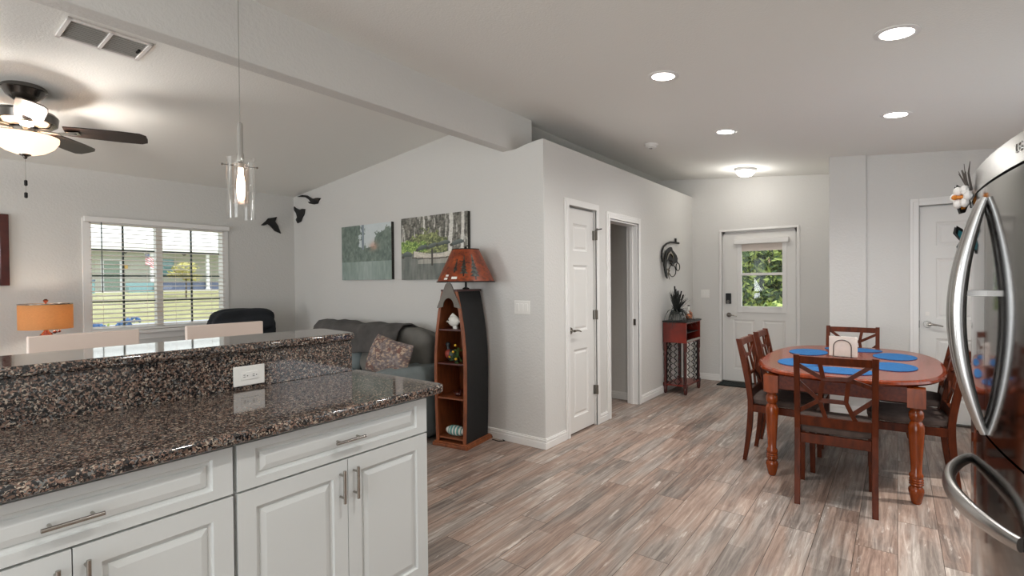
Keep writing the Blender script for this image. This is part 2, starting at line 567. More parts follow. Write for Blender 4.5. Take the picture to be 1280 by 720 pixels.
        if bevel:
            mo = o.modifiers.new('bevel', 'BEVEL')
            mo.width = bevel; mo.segments = seg; mo.limit_method = 'ANGLE'; mo.angle_limit = R(40)
            mo.harden_normals = False
        return o

def tag(o, label, cat, group=None, kind=None):
    o['label'] = label; o['category'] = cat
    if group: o['group'] = group
    if kind: o['kind'] = kind
    return o
def thing(name, label, cat, loc=(0, 0, 0), rz=0, group=None):
    o = bpy.data.objects.new(name, None)
    o.empty_display_size = .05
    COL.objects.link(o)
    o.location = loc; o.rotation_euler = (0, 0, rz)
    return tag(o, label, cat, group)
def struct(o, label=None, cat=None):
    o['kind'] = 'structure'
    if label: o['label'] = label
    if cat: o['category'] = cat
    return o
def dup(root, loc, rz, label, group=None):
    r = root.copy(); COL.objects.link(r)
    r.location = loc; r.rotation_euler = (0, 0, rz); r['label'] = label
    if group: r['group'] = group
    def rec(src, dst):
        for ch in list(src.children):
            c = ch.copy(); COL.objects.link(c); c.parent = dst
            c.matrix_parent_inverse = ch.matrix_parent_inverse.copy()
            rec(ch, c)
    rec(root, r)
    return r

# ------------------------------------------------------------------ room shell
X0, XF, YP, YW, XG, YR, XB = 3.523, 7.36, 2.342, 6.213, 6.33, -1.3, -3.0
ck = lambda y: 2.636+.09*y
YRG = 2.776
cl = lambda y: 3.183-.107*y
ZT = 2.591
struct(MB().box(XB-.15, YR-.15, -.12, XF+.15, YW+.15, 0).build('floor', 'plank_floor'), 'weathered grey brown plank flooring', 'floor')
mb = MB()
mb.prism([(YR-.15, ck(YR-.15)), (YRG, ck(YRG)), (YRG, 3.2), (YR-.15, 3.2)], 0, XB-.15, XF+.15)
mb.prism([(YRG, ck(YRG)), (YW+.15, cl(YW+.15)), (YW+.15, 3.2), (YRG, 3.2)], 0, XB-.15, XF+.15)
struct(mb.build('ceiling', 'ceiling'), 'pale textured vaulted ceiling', 'ceiling')
mb = MB().box(XB, 2.665, 2.547, 3.826, 2.775, 2.9)
struct(mb.build('trim_ridge_beam', 'wall', bevel=.006), 'long boxed ridge beam under the vaulted ceiling', 'beam')
# window wall
wx0, wx1, wz0, wz1 = 1.425, 2.66, .945, 2.02
mb = MB()
mb.box(XB-.15, YW, 0, wx0, YW+.15, 2.62).box(wx1, YW, 0, XF+.15, YW+.15, 2.62).box(wx0, YW, 0, wx1, YW+.15, wz0).box(wx0, YW, wz1, wx1, YW+.15, 2.62)
struct(mb.build('wall_window', 'wall'), 'living room wall with the wide blind-covered window', 'wall')
# picture wall (plane X0), its top dips where it meets the beam
mb = MB().prism([(YP, 0), (YW, 0), (YW, 2.60), (2.80, 2.99), (2.70, 2.99), (2.70, 2.546), (2.66, 2.548), (2.62, 2.55), (2.52, 2.572), (2.42, 2.586), (YP, ZT)], 0, X0, X0+.12)
struct(mb.build('wall_pictures', 'wall'), 'textured wall behind the sofa with the canvases', 'wall')
# partition wall facing the dining area
d1a, d1b, d1z = 3.905, 4.425, 2.085
opa, opb, opz = 4.715, 5.43, 2.04
T = .12
mb = MB()
mb.box(X0+.12, YP, 0, d1a, YP+T, ZT).box(d1a, YP, d1z, d1b, YP+T, ZT).box(d1b, YP, 0, opa, YP+T, ZT).box(opa, YP, opz, opb, YP+T, ZT).box(opb, YP, 0, XF, YP+T, ZT)
struct(mb.build('wall_partition', 'wall'), 'low partition wall with the narrow door and hall opening', 'wall')
struct(MB().box(X0+.12, YP+.02, 2.44, XF, YW, 2.58).build('trim_plant_ledge', 'wall'), 'flat ledge on top of the partition rooms', 'ledge')
mb = MB().box(5.56, YP+T, 0, 5.66, YW, 2.44).box(4.50, YP+T, 0, 4.60, YW, 2.44).box(4.60, 4.6, 0, 5.56, 4.7, 2.44)
struct(mb.build('wall_hall', 'wall'), 'side wall seen through the open hall doorway', 'wall')
struct(MB().box(X0+.12, YP+T+.7, 0, 4.50, YP+T+.75, 2.44).build('wall_closet', 'wall'))
# far wall with entry door
ea, eb, ez = 1.02, 1.94, 2.065
mb = MB().box(XF, .4, 0, XF+.15, ea, 3.0).box(XF, eb, 0, XF+.15, YW, 3.0).box(XF, ea, ez, XF+.15, eb, 3.0)
struct(mb.build('wall_far', 'wall'), 'far wall with the glazed white entry door', 'wall')
ga, gb, gz = -1.075, -.165, 2.105
mb = MB()
mb.box(XG, YR, 0, XG+.12, ga, 2.85).box(XG, gb, 0, XG+.12, .578, 2.85).box(XG, ga, gz, XG+.12, gb, 2.85).box(XG+.12, .458, 0, XF, .578, 2.85)
struct(mb.build('wall_garage', 'wall'), 'pale wall to the right of the column with the panelled door', 'wall')
struct(MB().box(6.30, .253, 0, XG+.001, .578, 2.85).build('wall_column', 'wall', bevel=.008), 'shallow column projecting from the wall', 'column')
# right wall with window, rear wall with openings added for fill light (both unseen)
mb = MB().box(XB, YR-.12, 0, 3.15, YR, 2.6).box(3.15, YR-.12, 0, 5.05, YR, .8).box(3.15, YR-.12, 2.12, 5.05, YR, 2.6).box(5.05, YR-.12, 0, XG+.12, YR, 2.6)
struct(mb.build('wall_right', 'wall'))
mb = MB().box(XB-.12, YR, 0, XB, -1.0, 2.9).box(XB-.12, -1.0, 2.15, XB, 2.0, 2.9).box(XB-.12, 2.0, 0, XB, 3.4, 2.95).box(XB-.12, 3.4, 0, XB, 5.4, .8).box(XB-.12, 3.4, 2.1, XB, 5.4, 2.9).box(XB-.12, 5.4, 0, XB, YW, 2.9)
struct(mb.build('wall_back', 'wall'))

def baseboard(name, pts, n):
    """pts: line a->b, n: unit normal into the room"""
    mb = MB()
    (ax, ay), (bx, by) = pts
    for z0, z1, t in ((0, .055, .016), (.055, .062, .012), (.062, .078, .014), (.078, .088, .009)):
        xs = sorted((ax, bx)); ys = sorted((ay, by))
        if n[0]: x0, x1 = sorted((ax, ax+n[0]*t)); mb.box(x0, ys[0], z0, x1, ys[1], z1)
        else: y0, y1 = sorted((ay, ay+n[1]*t)); mb.box(xs[0], y0, z0, xs[1], y1, z1)
    struct(mb.build(name, 'trim', bevel=.002), 'white moulded baseboard', 'baseboard')
baseboard('baseboard_pictures', ((X0, YP-.016), (X0, YW)), (-1, 0))
baseboard('baseboard_partition', ((X0, YP), (d1a-.06, YP)), (0, -1))
baseboard('baseboard_partition_middle', ((d1b+.06, YP), (opa-.065, YP)), (0, -1))
baseboard('baseboard_partition_far', ((opb+.075, YP), (XF, YP)), (0, -1))
baseboard('baseboard_hall', ((5.56, YP+T), (5.56, 4.6)), (-1, 0))
baseboard('baseboard_far', ((XF, .6), (XF, ea-.05)), (-1, 0))
baseboard('baseboard_far_left', ((XF, eb+.03), (XF, YP)), (-1, 0))
baseboard('baseboard_column', ((6.30, .253), (6.30, .578)), (-1, 0))
baseboard('baseboard_garage', ((XG, gb+.07), (XG, .253)), (-1, 0))
baseboard('baseboard_window', ((XB, YW), (X0, YW)), (0, -1))

def casing_y(name, x0, x1, z1, y, w=.06, leg0=True):      # around an opening in a wall facing -Y
    mb = MB()
    for (wa, t) in ((w, .014), (w*.62, .02)):
        mb.box(x0-wa, y-t, 0, x0, y, z1+wa).box(x1, y-t, 0, x1+wa, y, z1+wa).box(x0, y-t, z1, x1, y, z1+wa)
    return struct(mb.build(name, 'trim', bevel=.003), 'white door casing', 'door casing')
def casing_x(name, y0, y1, z1, x, w=.06):
    mb = MB()
    for (wa, t) in ((w, .014), (w*.62, .02)):
        mb.box(x-t, y0-wa, 0, x, y0, z1+wa).box(x-t, y1, 0, x, y1+wa, z1+wa).box(x-t, y0, z1, x, y1, z1+wa)
    return struct(mb.build(name, 'trim', bevel=.003), 'white door casing', 'door casing')
casing_y('trim_1', d1a, d1b, d1z, YP)
casing_y('trim_2', opa, opb, opz, YP, .066)
casing_x('trim_3', ga, gb, gz, XG, .07)
casing_x('trim_4', ea, eb, ez, XF, .03)
mb = MB().box(opb-.018, YP-.005, 0, opb, YP+T+.005, opz).box(opa, YP-.005, 0, opa+.018, YP+T+.005, opz).box(opa, YP-.005, opz-.018, opb, YP+T+.005, opz)
mb.box(opb-.03, YP+.05, 0, opb-.018, YP+.085, opz-.018)
struct(mb.build('trim_5', 'trim', bevel=.002), 'white jamb lining the hall opening', 'door jamb')
o = tag(MB().box(opb-.0225, YP+.018, .90, opb-.018, YP+.045, .97).build('strike_plate', 'hinge'), 'small dark strike plate on the hall doorway jamb', 'strike plate')

DPROF = [(.006, -.006), (.022, -.010), (.040, -.003)]
def lever(parent, T3, dirn=1, metal='nickel'):
    mb = MB()
    c = T3(0, 0, 0)
    a, b = T3(0, 0, .0), T3(0, 0, .012)
    mb.tube([a, b], [.033, .030], 20)
    mb.tube([b, T3(0, 0, .05)], .011, 12)
    pts = [T3(0, 0, .05), T3(dirn*.03, .003, .055), T3(dirn*.07, -.002, .055), T3(dirn*.115, -.014, .05)]
    mb.tube(pts, [.012, .010, .008, .006], 10)
    return mb.build('door_lever', metal, parent)

# closet door (door_1)
t = thing('door_1', 'narrow white panelled closet door with three hinges and a lever', 'door', (d1a, YP, 0)); struct(t)
dw = d1b-d1a-.008
dh = 2.06
T1 = lambda u, v, d: (.004+u, .02-d, .012+v)
MB().panel_face(T1, dw, dh, [(.12, .14, dw-.12, .76), (.12, .93, dw-.12, 1.54), (.12, 1.67, dw-.12, 1.92)], DPROF, .034).build('door_slab', 'door_paint', t)
lever(t, lambda u, v, d: (.06+u, .02-d, .955+v), 1)
MB().box(-.001, -.001, .90, .005, .004, 1.0).build('latch_plate', 'hinge', t)
for hz in (.30, 1.03, 1.80):
    mb = MB(); mb.tube([(dw+.004, .012, hz), (dw+.004, .012, hz+.09)], .007, 8).box(dw-.016, .017, hz, dw+.002, .0195, hz+.09)
    mb.box(dw+.006, -.0205, hz, dw+.014, .004, hz+.09)
    mb.build('hinge', 'hinge', t)
mb = MB(); mb.tube([(dw+.004, .0, 1.895), (dw+.004, -.03, 1.90), (dw-.04, -.045, 1.905)], .006, 8); mb.tube([(dw+.004, -.01, 1.90), (dw+.045, -.05, 1.91)], .006, 8)
mb.build('door_stop', 'gunmetal', t)
struct(MB().box(d1a, YP+.06, 0, d1b, YP+.075, d1z).build('trim_6', 'door_paint'))

# garage door (door_2)
t = thing('door_2', 'white six-panel door with a lever beside the refrigerator', 'door', (XG, gb, 0)); struct(t)
gw = gb-ga-.01; gh = 2.07
T2 = lambda u, v, d: (.022-d, -.005-u, .02+v)
c0, c1, c2, c3 = .125, gw/2-.05, gw/2+.05, gw-.125
MB().panel_face(T2, gw, gh, [(a, z0, b, z1) for a, b in ((c0, c1), (c2, c3)) for z0, z1 in ((.20, .80), (.99, 1.57), (1.69, 1.92))], DPROF, .04).build('door_slab', 'door_paint', t)
lever(t, lambda u, v, d: (.022-d, -.065-u, .955+v), 1)
MB().box(.016, -.08, 1.04, .0218, -.05, 1.075).build('sticker', 'sticker', t)
MB().box(-.01, -gw-.005, .0, .10, -.0, .018).build('threshold', 'gunmetal', t)
MB().box(.0, -.004, .92, .02, .0, .99).build('strike', 'slot_black', t)
struct(MB().box(XG+.07, ga, 0, XG+.08, gb, gz).build('trim_7', 'door_paint'))

# entry door (door_3)
t = thing('door_3', 'white entry door with a tall glass pane, shade and keypad lock', 'door', (XF, eb, 0)); struct(t)
ew = eb-ea-.04; eh = 2.02
g0, g1, gz0, gz1 = .21, .745, .975, 1.875     # glass hole in door coordinates (u from left)
T3 = lambda u, v, d: (.03-d, -.02-u, .02+v)
mb = MB()
xs = [0, g0, g1, ew]; zs = [0, gz0, gz1, eh]
def slab(rx0, rx1, rz0, rz1, rects):
    f = lambda u, v, d: T3(u+rx0, v+rz0, d)
    mb.panel_face(f, rx1-rx0, rz1-rz0, rects, DPROF, .04)
slab(0, ew, 0, gz0, [(.12, .16, ew/2-.05, .84), (ew/2+.05, .16, ew-.12, .84)])
slab(0, g0, gz0, gz1, []); slab(g1, ew, gz0, gz1, []); slab(0, ew, gz1, eh, [])
mb.build('door_slab', 'door_paint', t)
mb = MB()
for (a, b, c, d) in ((g0-.035, gz0-.035, g0+.02, gz1+.035), (g1-.02, gz0-.035, g1+.035, gz1+.035), (g0+.02, gz0-.035, g1-.02, gz0+.05), (g0+.02, gz1-.0, g1-.02, gz1+.035)):
    p0 = T3(a, b, .012); p1 = T3(c, d, -.03)
    mb.box(min(p0[0], p1[0]), min(p0[1], p1[1]), min(p0[2], p1[2]), max(p0[0], p1[0]), max(p0[1], p1[1]), max(p0[2], p1[2]))
p0 = T3(g0+.02, 1.44, .006); p1 = T3(g1-.02, 1.475, -.03)
mb.box(p0[0], p1[1], p0[2], p1[0], p0[1], p1[2])
mb.build('window_frame', 'trim', t, bevel=.003)
p0 = T3(g0+.02, gz0+.05, -.015); p1 = T3(g1-.02, gz1, -.018)
MB().box(p0[0], p1[1], p0[2], p1[0], p0[1], p1[2]).build('pane', 'window_glass', t)
p0 = T3(g0+.02, 1.77, -.012); p1 = T3(g1-.02, gz1, -.014)
MB().box(p0[0], p1[1], p0[2], p1[0], p0[1], p1[2]).build('roller_shade', 'blind', t)
p0 = T3(g0-.07, gz1-.01, .05); p1 = T3(g1+.06, gz1+.06, .0)
MB().box(p0[0], p1[1], p0[2], p1[0], p0[1], p1[2]).build('shade_valance', 'trim', t, bevel=.006)
mb = MB()
for u in (g0+.08, g1-.08):
    p0 = T3(u-.03, gz0+.035, .02); p1 = T3(u+.03, gz0+.05, .012)
    mb.box(p0[0], p1[1], p0[2], p1[0], p0[1], p1[2])
mb.build('sash_lift', 'trim', t)
p0 = T3(.025, 1.055, .022); p1 = T3(.095, 1.20, .0)
mb = MB().box(p0[0], p1[1], p0[2], p1[0], p0[1], p1[2])
k = mb.build('keypad_lock', 'black', t, bevel=.006)
MB().tube([T3(.06, 1.085, .02), T3(.06, 1.085, .034)], .022, 18).build('deadbolt_ring', 'nickel', k)
lever(t, lambda u, v, d: T3(.065+u, .90+v, d), 1)
MB().box(-.03, -ew-.05, 0, .12, .0, .02).build('threshold', 'nickel', t)
MB().box(.045, -ew-.06, 0, .10, -ew-.005, ez+.02).box(.045, -.035, 0, .10, .02, ez+.02).box(.045, -ew-.06, ez-.05, .10, .02, ez+.02).build('door_stop', 'trim', t)

# ------------------------------------------------------------------ living room window
t = thing('window_1', 'wide white double window with open horizontal blinds', 'window', (0, YW, 0)); struct(t)
mb = MB()
mb.box(1.375, -.012, wz0-.03, wx0+.02, .09, wz1+.035).box(wx1-.02, -.012, wz0-.03, 2.705, .09, wz1+.035).box(wx0, -.012, wz1-.015, wx1, .09, wz1+.035)
mb.box(wx0, .02, wz0-.0, wx1, .10, wz0+.035)
mb.box(1.995, .03, wz0, 2.055, .11, wz1)
mb.build('window_frame', 'trim', t, bevel=.004)
mb = MB().box(1.36, -.055, wz0-.035, 2.72, .06, wz0).box(1.38, -.012, wz0-.10, 2.70, 0, wz0-.035)
mb.build('window_sill', 'trim', t, bevel=.005)
for i, (a, b) in enumerate(((wx0+.02, 1.995), (2.055, wx1-.02))):
    mb = MB()
    zz = [wz0+.035, wz1]
    mb.box((a+b)/2-.008, .075, zz[0], (a+b)/2+.008, .09, zz[1])
    for k in (1, 2, 3):
        z = zz[0]+(zz[1]-zz[0])*k/4
        mb.box(a, .075, z-.007, b, .09, z+.007)
    mb.build('muntin_grid', 'muntin', t)
    MB().box(a, .081, zz[0], b, .084, zz[1]).build('pane', 'window_glass', t)
# blinds
b_ = thing('window_blind', 'white horizontal slat blind tilted open in the living room window', 'window blind', (0, YW, 0))
mb = MB().box(1.385, -.06, wz1+.0, 2.70, -.013, wz1+.05)
mb.build('head_rail', 'trim', b_, bevel=.004)
nsl = 24
for k in range(nsl):
    z = wz0+.045+(wz1-wz0-.06)*k/(nsl-1)
    mb = MB().hexa([(wx0+.004, -.030, z-.0025), (wx1-.004, -.030, z-.0025), (wx1-.004, .016, z+.0065), (wx0+.004, .016, z+.0065),
                    (wx0+.004, -.030, z), (wx1-.004, -.030, z), (wx1-.004, .016, z+.009), (wx0+.004, .016, z+.009)])
    mb.build('slat', 'blind', b_)
mb = MB()
for x in (1.53, 1.90, 2.16, 2.52):
    mb.tube([(x, -.007, wz0+.03), (x, -.007, wz1+.005)], .0012, 5)
mb.build('ladder_cord', 'blind', b_)
MB().tube([(1.516, -.05, 1.335), (1.516, -.045, wz1+.01)], .0045, 8).build('tilt_wand', 'muntin', b_)
MB().box(wx0+.004, -.03, wz0+.005, wx1-.004, .016, wz0+.025).build('bottom_rail', 'trim', b_)

# ------------------------------------------------------------------ kitchen counter
CF = 1.77                # cabinet face
CT = .914
def pull(parent, a, b, out=(0, -1, 0), r=.006):
    a, b, out = Vector(a), Vector(b), Vector(out)
    mb = MB().tube([a+out*.032, b+out*.032], r, 12)
    for s_ in (.16, .84):
        q = a.lerp(b, s_)
        mb.tube([q, q+out*.03], .0045, 8)
    return mb.build('handle', 'nickel', parent)
CPROF = [(.004, -.009), (.015, -.012), (.018, -.007), (.036, -.002)]
def cabinet(x0, x1, split, label, hp):
    t = thing('base_cabinet', label, 'cabinet', (x0, CF, 0), 0, 'white base cabinets under the granite counter')
    w = x1-x0
    mb = MB().box(.002, .021, .0, w-.002, .62, .872)
    mb.build('carcass', 'cabinet_paint', t)
    mb = MB()
    Td = lambda u, v, d: (.004+u, -d, .700+v)
    mb.panel_face(Td, w-.008, .158, [(.062, .030, w-.070, .132)], CPROF, .02)
    d = mb.build('drawer', 'cabinet_paint', t, bevel=.0015)
    pull(d, (hp[0]-x0, -.0, .775), (hp[1]-x0, -.0, .775))
    s = split-x0
    for a, b, hx in ((.004, s-.0015, s-.035), (s+.0015, w-.004, s+.028)):
        Tq = lambda u, v, d, a=a: (a+u, -d, .015+v)
        mb = MB().panel_face(Tq, b-a, .677, [(.062, .062, b-a-.062, .677-.062)], CPROF, .02)
        dd = mb.build('door', 'cabinet_paint', t, bevel=.0015)
        pull(dd, (hx, 0, .53), (hx, 0, .66))
    return t
cabinet(.785, 1.655, 1.218, 'white raised-panel base cabinet at the end of the counter by the sofa', (1.15, 1.285))
cabinet(-.08, .779, .359, 'white raised-panel base cabinet nearest the camera, left of the end one', (.292, .424))
struct(MB().box(-.10, 2.46, 0, 1.70, 2.60, 1.085).build('wall_knee', 'wall'), 'low wall behind the counter carrying the raised bar', 'knee wall')
mb = MB().prism([(-.10, 1.722), (1.69, 1.722), (1.735, 1.74), (1.75, 1.775), (1.76, 2.45), (-.10, 2.45)], 2, .874, CT)
tag(mb.build('granite_countertop', 'granite', bevel=.012, seg=3), 'polished speckled brown granite countertop over the white cabinets', 'countertop')
tag(MB().box(-.10, 2.43, CT, 1.71, 2.459, 1.085).build('granite_backsplash', 'granite', bevel=.002), 'upright speckled granite splash between counter and raised bar', 'backsplash')
mb = MB().prism([(-.10, 2.405), (1.67, 2.405), (1.72, 2.42), (1.735, 2.46), (1.775, 2.78), (1.76, 2.82), (1.72, 2.835), (-.10, 2.835)], 2, 1.087, 1.127)
tag(mb.build('granite_bar_top', 'granite', bevel=.012, seg=3), 'raised speckled granite bar top reflecting the window', 'bar top')
# outlet
t = thing('power_outlet', 'white double power outlet on the granite splash', 'outlet', (1.143, 2.43, .974))
MB().box(-.072, -.007, -.046, .072, 0, .046).build('cover_plate', 'plastic_white', t, bevel=.003)
f = MB().box(-.040, -.010, -.019, .040, -.006, .019).build('receptacle', 'plastic_white', t, bevel=.002)
for cx in (-.021, .021):
    mb = MB()
    mb.box(cx-.008, -.0108, .003, cx+.001, -.0099, .0055).box(cx-.008, -.0108, -.0055, cx+.001, -.0099, -.003)
    mb.tube([(cx+.010, -.0108, 0), (cx+.010, -.0099, 0)], .0025, 8)
    mb.build('socket_slots', 'slot_black', f)

def switch_plate(loc, wdt, n, out, label):
    t = thing('light_switch', label, 'light switch', loc)
    mb = MB(); g = MB()
    for (m_, hw, hh, d0, d1) in ((mb, wdt/2, .058, 0, .006),):
        if out == 'x': m_.box(-d1, -hw, -hh, 0, hw, hh)
    mb.build('cover_plate', 'plastic_white', t, bevel=.003)
    for k in range(n):
        y = (k-(n-1)/2)*.046
        MB().box(-.010, y-.016, -.033, -.005, y+.016, .033).build('rocker', 'plastic_white', t, bevel=.003)
    return t
switch_plate((X0, 2.570, 1.182), .165, 3, 'x', 'white three-gang light switch plate right of the boat bookcase lamp')
switch_plate((XF, 2.166, 1.213), .118, 2, 'x', 'white double light switch plate left of the entry door')

# ------------------------------------------------------------------ bar stools
def stool(x0, x1, label, first=None):
    cx = (x0+x1)/2
    if first: return dup(first, (cx, 3.06, 0), 0, label)
    t = thing('bar_stool', label, 'bar stool', (cx, 3.06, 0), 0, 'pale bar stools at the raised bar')
    hw = (x1-x0)/2
    MB().box(-hw, .185, .90, hw, .212, 1.165).build('backrest', 'stool_paint', t, bevel=.006)
    MB().box(-hw, -.2, .66, hw, .19, .705).build('seat', 'stool_paint', t, bevel=.012)
    for sx in (-1, 1):
        MB().bar((sx*(hw-.02), .198, 0), (sx*(hw-.02), .198, .905), .038, .03, (0, 1, 0)).build('leg', 'stool_paint', t, bevel=.003)
        MB().bar((sx*(hw-.02), -.18, 0), (sx*(hw-.02), -.18, .66), .038, .038, (0, 1, 0)).build('leg', 'stool_paint', t, bevel=.003)
        MB().bar((sx*(hw-.02), -.165, .3), (sx*(hw-.02), .185, .3), .02, .03).build('stretcher', 'stool_paint', t)
    MB().bar((-hw+.03, -.18, .22), (hw-.03, -.18, .22), .02, .035).build('footrest', 'stool_paint', t)
    return t
s1 = stool(.512, .954, 'pale wooden bar stool back in front of the table lamp, left one')
stool(1.173, 1.629, 'pale wooden bar stool back in front of the dark recliner, right one', s1)

# ------------------------------------------------------------------ pendant lamp
px, py = 1.152, 2.5
t = thing('pendant_light', 'clear glass cylinder pendant light hanging over the bar', 'pendant light', (px, py, 0))
MB().lathe([(.06, ck(py)-.002), (.06, ck(py)-.02), (.02, ck(py)-.028)]).build('ceiling_canopy', 'chrome', t)
MB().tube([(0, 0, 2.165), (0, 0, ck(py)-.02)], .0022, 6).build('cord', 'chrome', t)
MB().lathe([(.004, 2.175), (.011, 2.17), (.0125, 2.16), (.0125, 2.03), (.016, 2.02), (.016, 1.985), (.028, 1.975), (.028, 1.955)], seg=20).build('socket_stem', 'chrome', t)
def openglass(r, z0, z1, th=.0025):
    return MB().lathe([(r, z0), (r, z1), (r-th, z1), (r-th, z0), (r, z0)], seg=40, close=True)
openglass(.062, 1.715, 2.0).build('outer_glass', 'clear_glass', t)
openglass(.036, 1.79, 1.975, .003).build('inner_glass', 'frosted_glass', t)
MB().lathe([(.0, 1.80), (.014, 1.81), (.019, 1.85), (.017, 1.90), (.012, 1.93), (.011, 1.955)], seg=16).build('bulb', 'bulb_glow', t)
MB().tube([(-.075, .02, 1.967), (.07, -.018, 1.967)], .0022, 6).ball((-.075, .02, 1.967), .005).ball((.07, -.018, 1.967), .005).build('cross_pin', 'gunmetal', t)

# ------------------------------------------------------------------ ceiling fan
fx, fy = .726, 4.55
t = thing('ceiling_fan', 'dark five-blade ceiling fan with a glowing bowl light', 'ceiling fan', (fx, fy, 0))
zc = cl(fy)
MB().lathe([(.115, zc+.012), (.118, zc-.012), (.108, zc-.018), (.092, zc-.05), (.055, zc-.08), (.03, zc-.09), (.012, zc-.095)]).build('canopy', 'gunmetal', t)
MB().tube([(0, 0, zc-.16), (0, 0, zc-.09)], .013, 12).build('downrod', 'nickel', t)
MB().lathe([(.02, 2.56), (.09, 2.555), (.155, 2.54), (.172, 2.52), (.165, 2.47), (.13, 2.445), (.06, 2.44), (.06, 2.42)]).build('motor_housing', 'gunmetal', t)
MB().lathe([(.05, 2.44), (.075, 2.43), (.075, 2.41), (.085, 2.40), (.085, 2.392)]).build('light_collar', 'nickel', t)
MB().lathe([(.0, 2.262), (.05, 2.268), (.10, 2.287), (.145, 2.32), (.170, 2.36), (.172, 2.385), (.166, 2.385), (.162, 2.36), (.14, 2.325), (.10, 2.293), (0, 2.27)], seg=40).build('glass_bowl', 'bowl_glow', t)
MB().lathe([(.0, 2.235), (.008, 2.24), (.012, 2.252), (.03, 2.262), (.032, 2.268)], seg=18).build('finial', 'gunmetal', t)
mb = MB().tube([(0, 0, 1.99), (0, 0, 2.24)], .0012, 5)
mb.build('pull_chain', 'nickel', t)
MB().lathe([(.003, 2.10), (.009, 2.095), (.009, 2.065), (.003, 2.06)], seg=12).build('pull_knob', 'dark_metal', t)
MB().lathe([(.003, 2.02), (.009, 2.015), (.009, 1.985), (.003, 1.98)], seg=12, ).build('pull_knob', 'dark_metal', t)
for k in range(5):
    a = R(48+72*k)
    c_, s_ = math.cos(a), math.sin(a)
    def P(r, w, z): return (r*c_-w*s_, r*s_+w*c_, z)
    outl = [(.20, -.055), (.30, -.064), (.50, -.071), (.62, -.068), (.655, -.045), (.66, 0), (.655, .045), (.62, .068), (.50, .071), (.30, .064), (.20, .055)]
    tz = lambda w: 2.445-w*.26
    vs = [P(r, w, tz(w)-.0035) for r, w in outl]+[P(r, w, tz(w)+.0035) for r, w in outl]
    n_ = len(outl)
    mb = MB().add(vs, [tuple(range(n_-1, -1, -1)), tuple(range(n_, 2*n_))]+[(i, (i+1) % n_, n_+(i+1) % n_, n_+i) for i in range(n_)])
    bl = mb.build('blade', 'blade_wood', t)
    mb = MB().bar(P(.06, 0, 2.43), P(.18, 0, 2.42), .035, .01).bar(P(.17, 0, 2.42), P(.28, 0, 2.436), .06, .006)
    mb.tube([P(.235, 0, 2.425), P(.235, 0, 2.434)], .03, 14)
    mb.build('blade_iron', 'nickel', bl)
pl = bpy.data.lights.new('fan_bulb', 'POINT'); pl.energy = 38; pl.color = (1, .94, .88); pl.shadow_soft_size = .06
po = bpy.data.objects.new('fan_bulb', pl); po.parent = t; po.location = (0, 0, 2.345); COL.objects.link(po)

# ceiling vent
t = thing('ceiling_vent', 'white louvred return air vent in the living room ceiling', 'vent', (.915, 3.58, cl(3.58)))
t.rotation_euler = (math.atan(-.107), 0, R(1.5))
mb = MB()
W2, D2 = .195, .125
mb.box(-W2, -D2, -.012, W2, -D2+.022, .0).box(-W2, D2-.022, -.012, W2, D2, 0).box(-W2, -D2, -.012, -W2+.022, D2, 0).box(W2-.022, -D2, -.012, W2, D2, 0).box(-.01, -D2, -.012, .01, D2, 0)
mb.build('frame', 'grille_frame', t, bevel=.003)
for a, b in ((-W2+.022, -.01), (.01, W2-.022)):
    mb = MB()
    for k in range(10):
        y = -D2+.03+k*(2*D2-.06)/9
        mb.hexa([(a, y-.010, -.009), (b, y-.010, -.009), (b, y+.006, -.001), (a, y+.006, -.001), (a, y-.010, -.0075), (b, y-.010, -.0075), (b, y+.006, .0005), (a, y+.006, .0005)])
    mb.build('louvre_panel', 'grille', t)
MB().box(.150, -.02, -.017, .162, .02, -.009).build('latch', 'dark_metal', t)

# recessed lights
slope = math.atan(.09)
cans = [(3.276, 1.227, 'recessed ceiling light left and nearest, above the hall corner'),
        (3.22, .003, 'recessed ceiling light at the right, nearest and largest'),
        (4.854, 1.242, 'small recessed ceiling light left, behind the nearest left one'),
        (4.809, .010, 'recessed ceiling light at the right, farther from the camera'),
        (1.2, .6, None),  # this can and the next are added for more floor bounce
        (-.8, .6, None),
        ]
first = None
for x, y, lab in cans:
    if first is None:
        t = thing('recessed_light', lab, 'ceiling light', (x, y, ck(y)), 0, 'recessed ceiling lights over the dining area')
        t.rotation_euler = (slope, 0, 0)
        MB().lathe([(.098, .0), (.098, -.004), (.085, -.008), (.072, -.006), (.070, .0)], close=True, seg=36).build('trim_ring', 'trim', t)
        MB().lathe([(.0, -.0035), (.071, -.0035), (.071, -.001)], seg=32).build('diffuser', 'can_glow', t)
        l_ = bpy.data.lights.new('can_lamp', 'SPOT'); l_.energy = 52; l_.spot_size = R(150); l_.spot_blend = 1; l_.shadow_soft_size = .07; l_.color = (1, .98, .95)
        lo = bpy.data.objects.new('can_lamp', l_); lo.parent = t; lo.location = (0, 0, -.02); COL.objects.link(lo)
        first = t
    else:
        t = dup(first, (x, y, ck(y)), 0, lab or ''); t.rotation_euler = (slope, 0, 0)
        if lab is None:
            t.name = 'added_can_light'; t['kind'] = 'structure'; del t['label'], t['group'], t['category']  # unseen ceiling cans with lamps, added to brighten the room

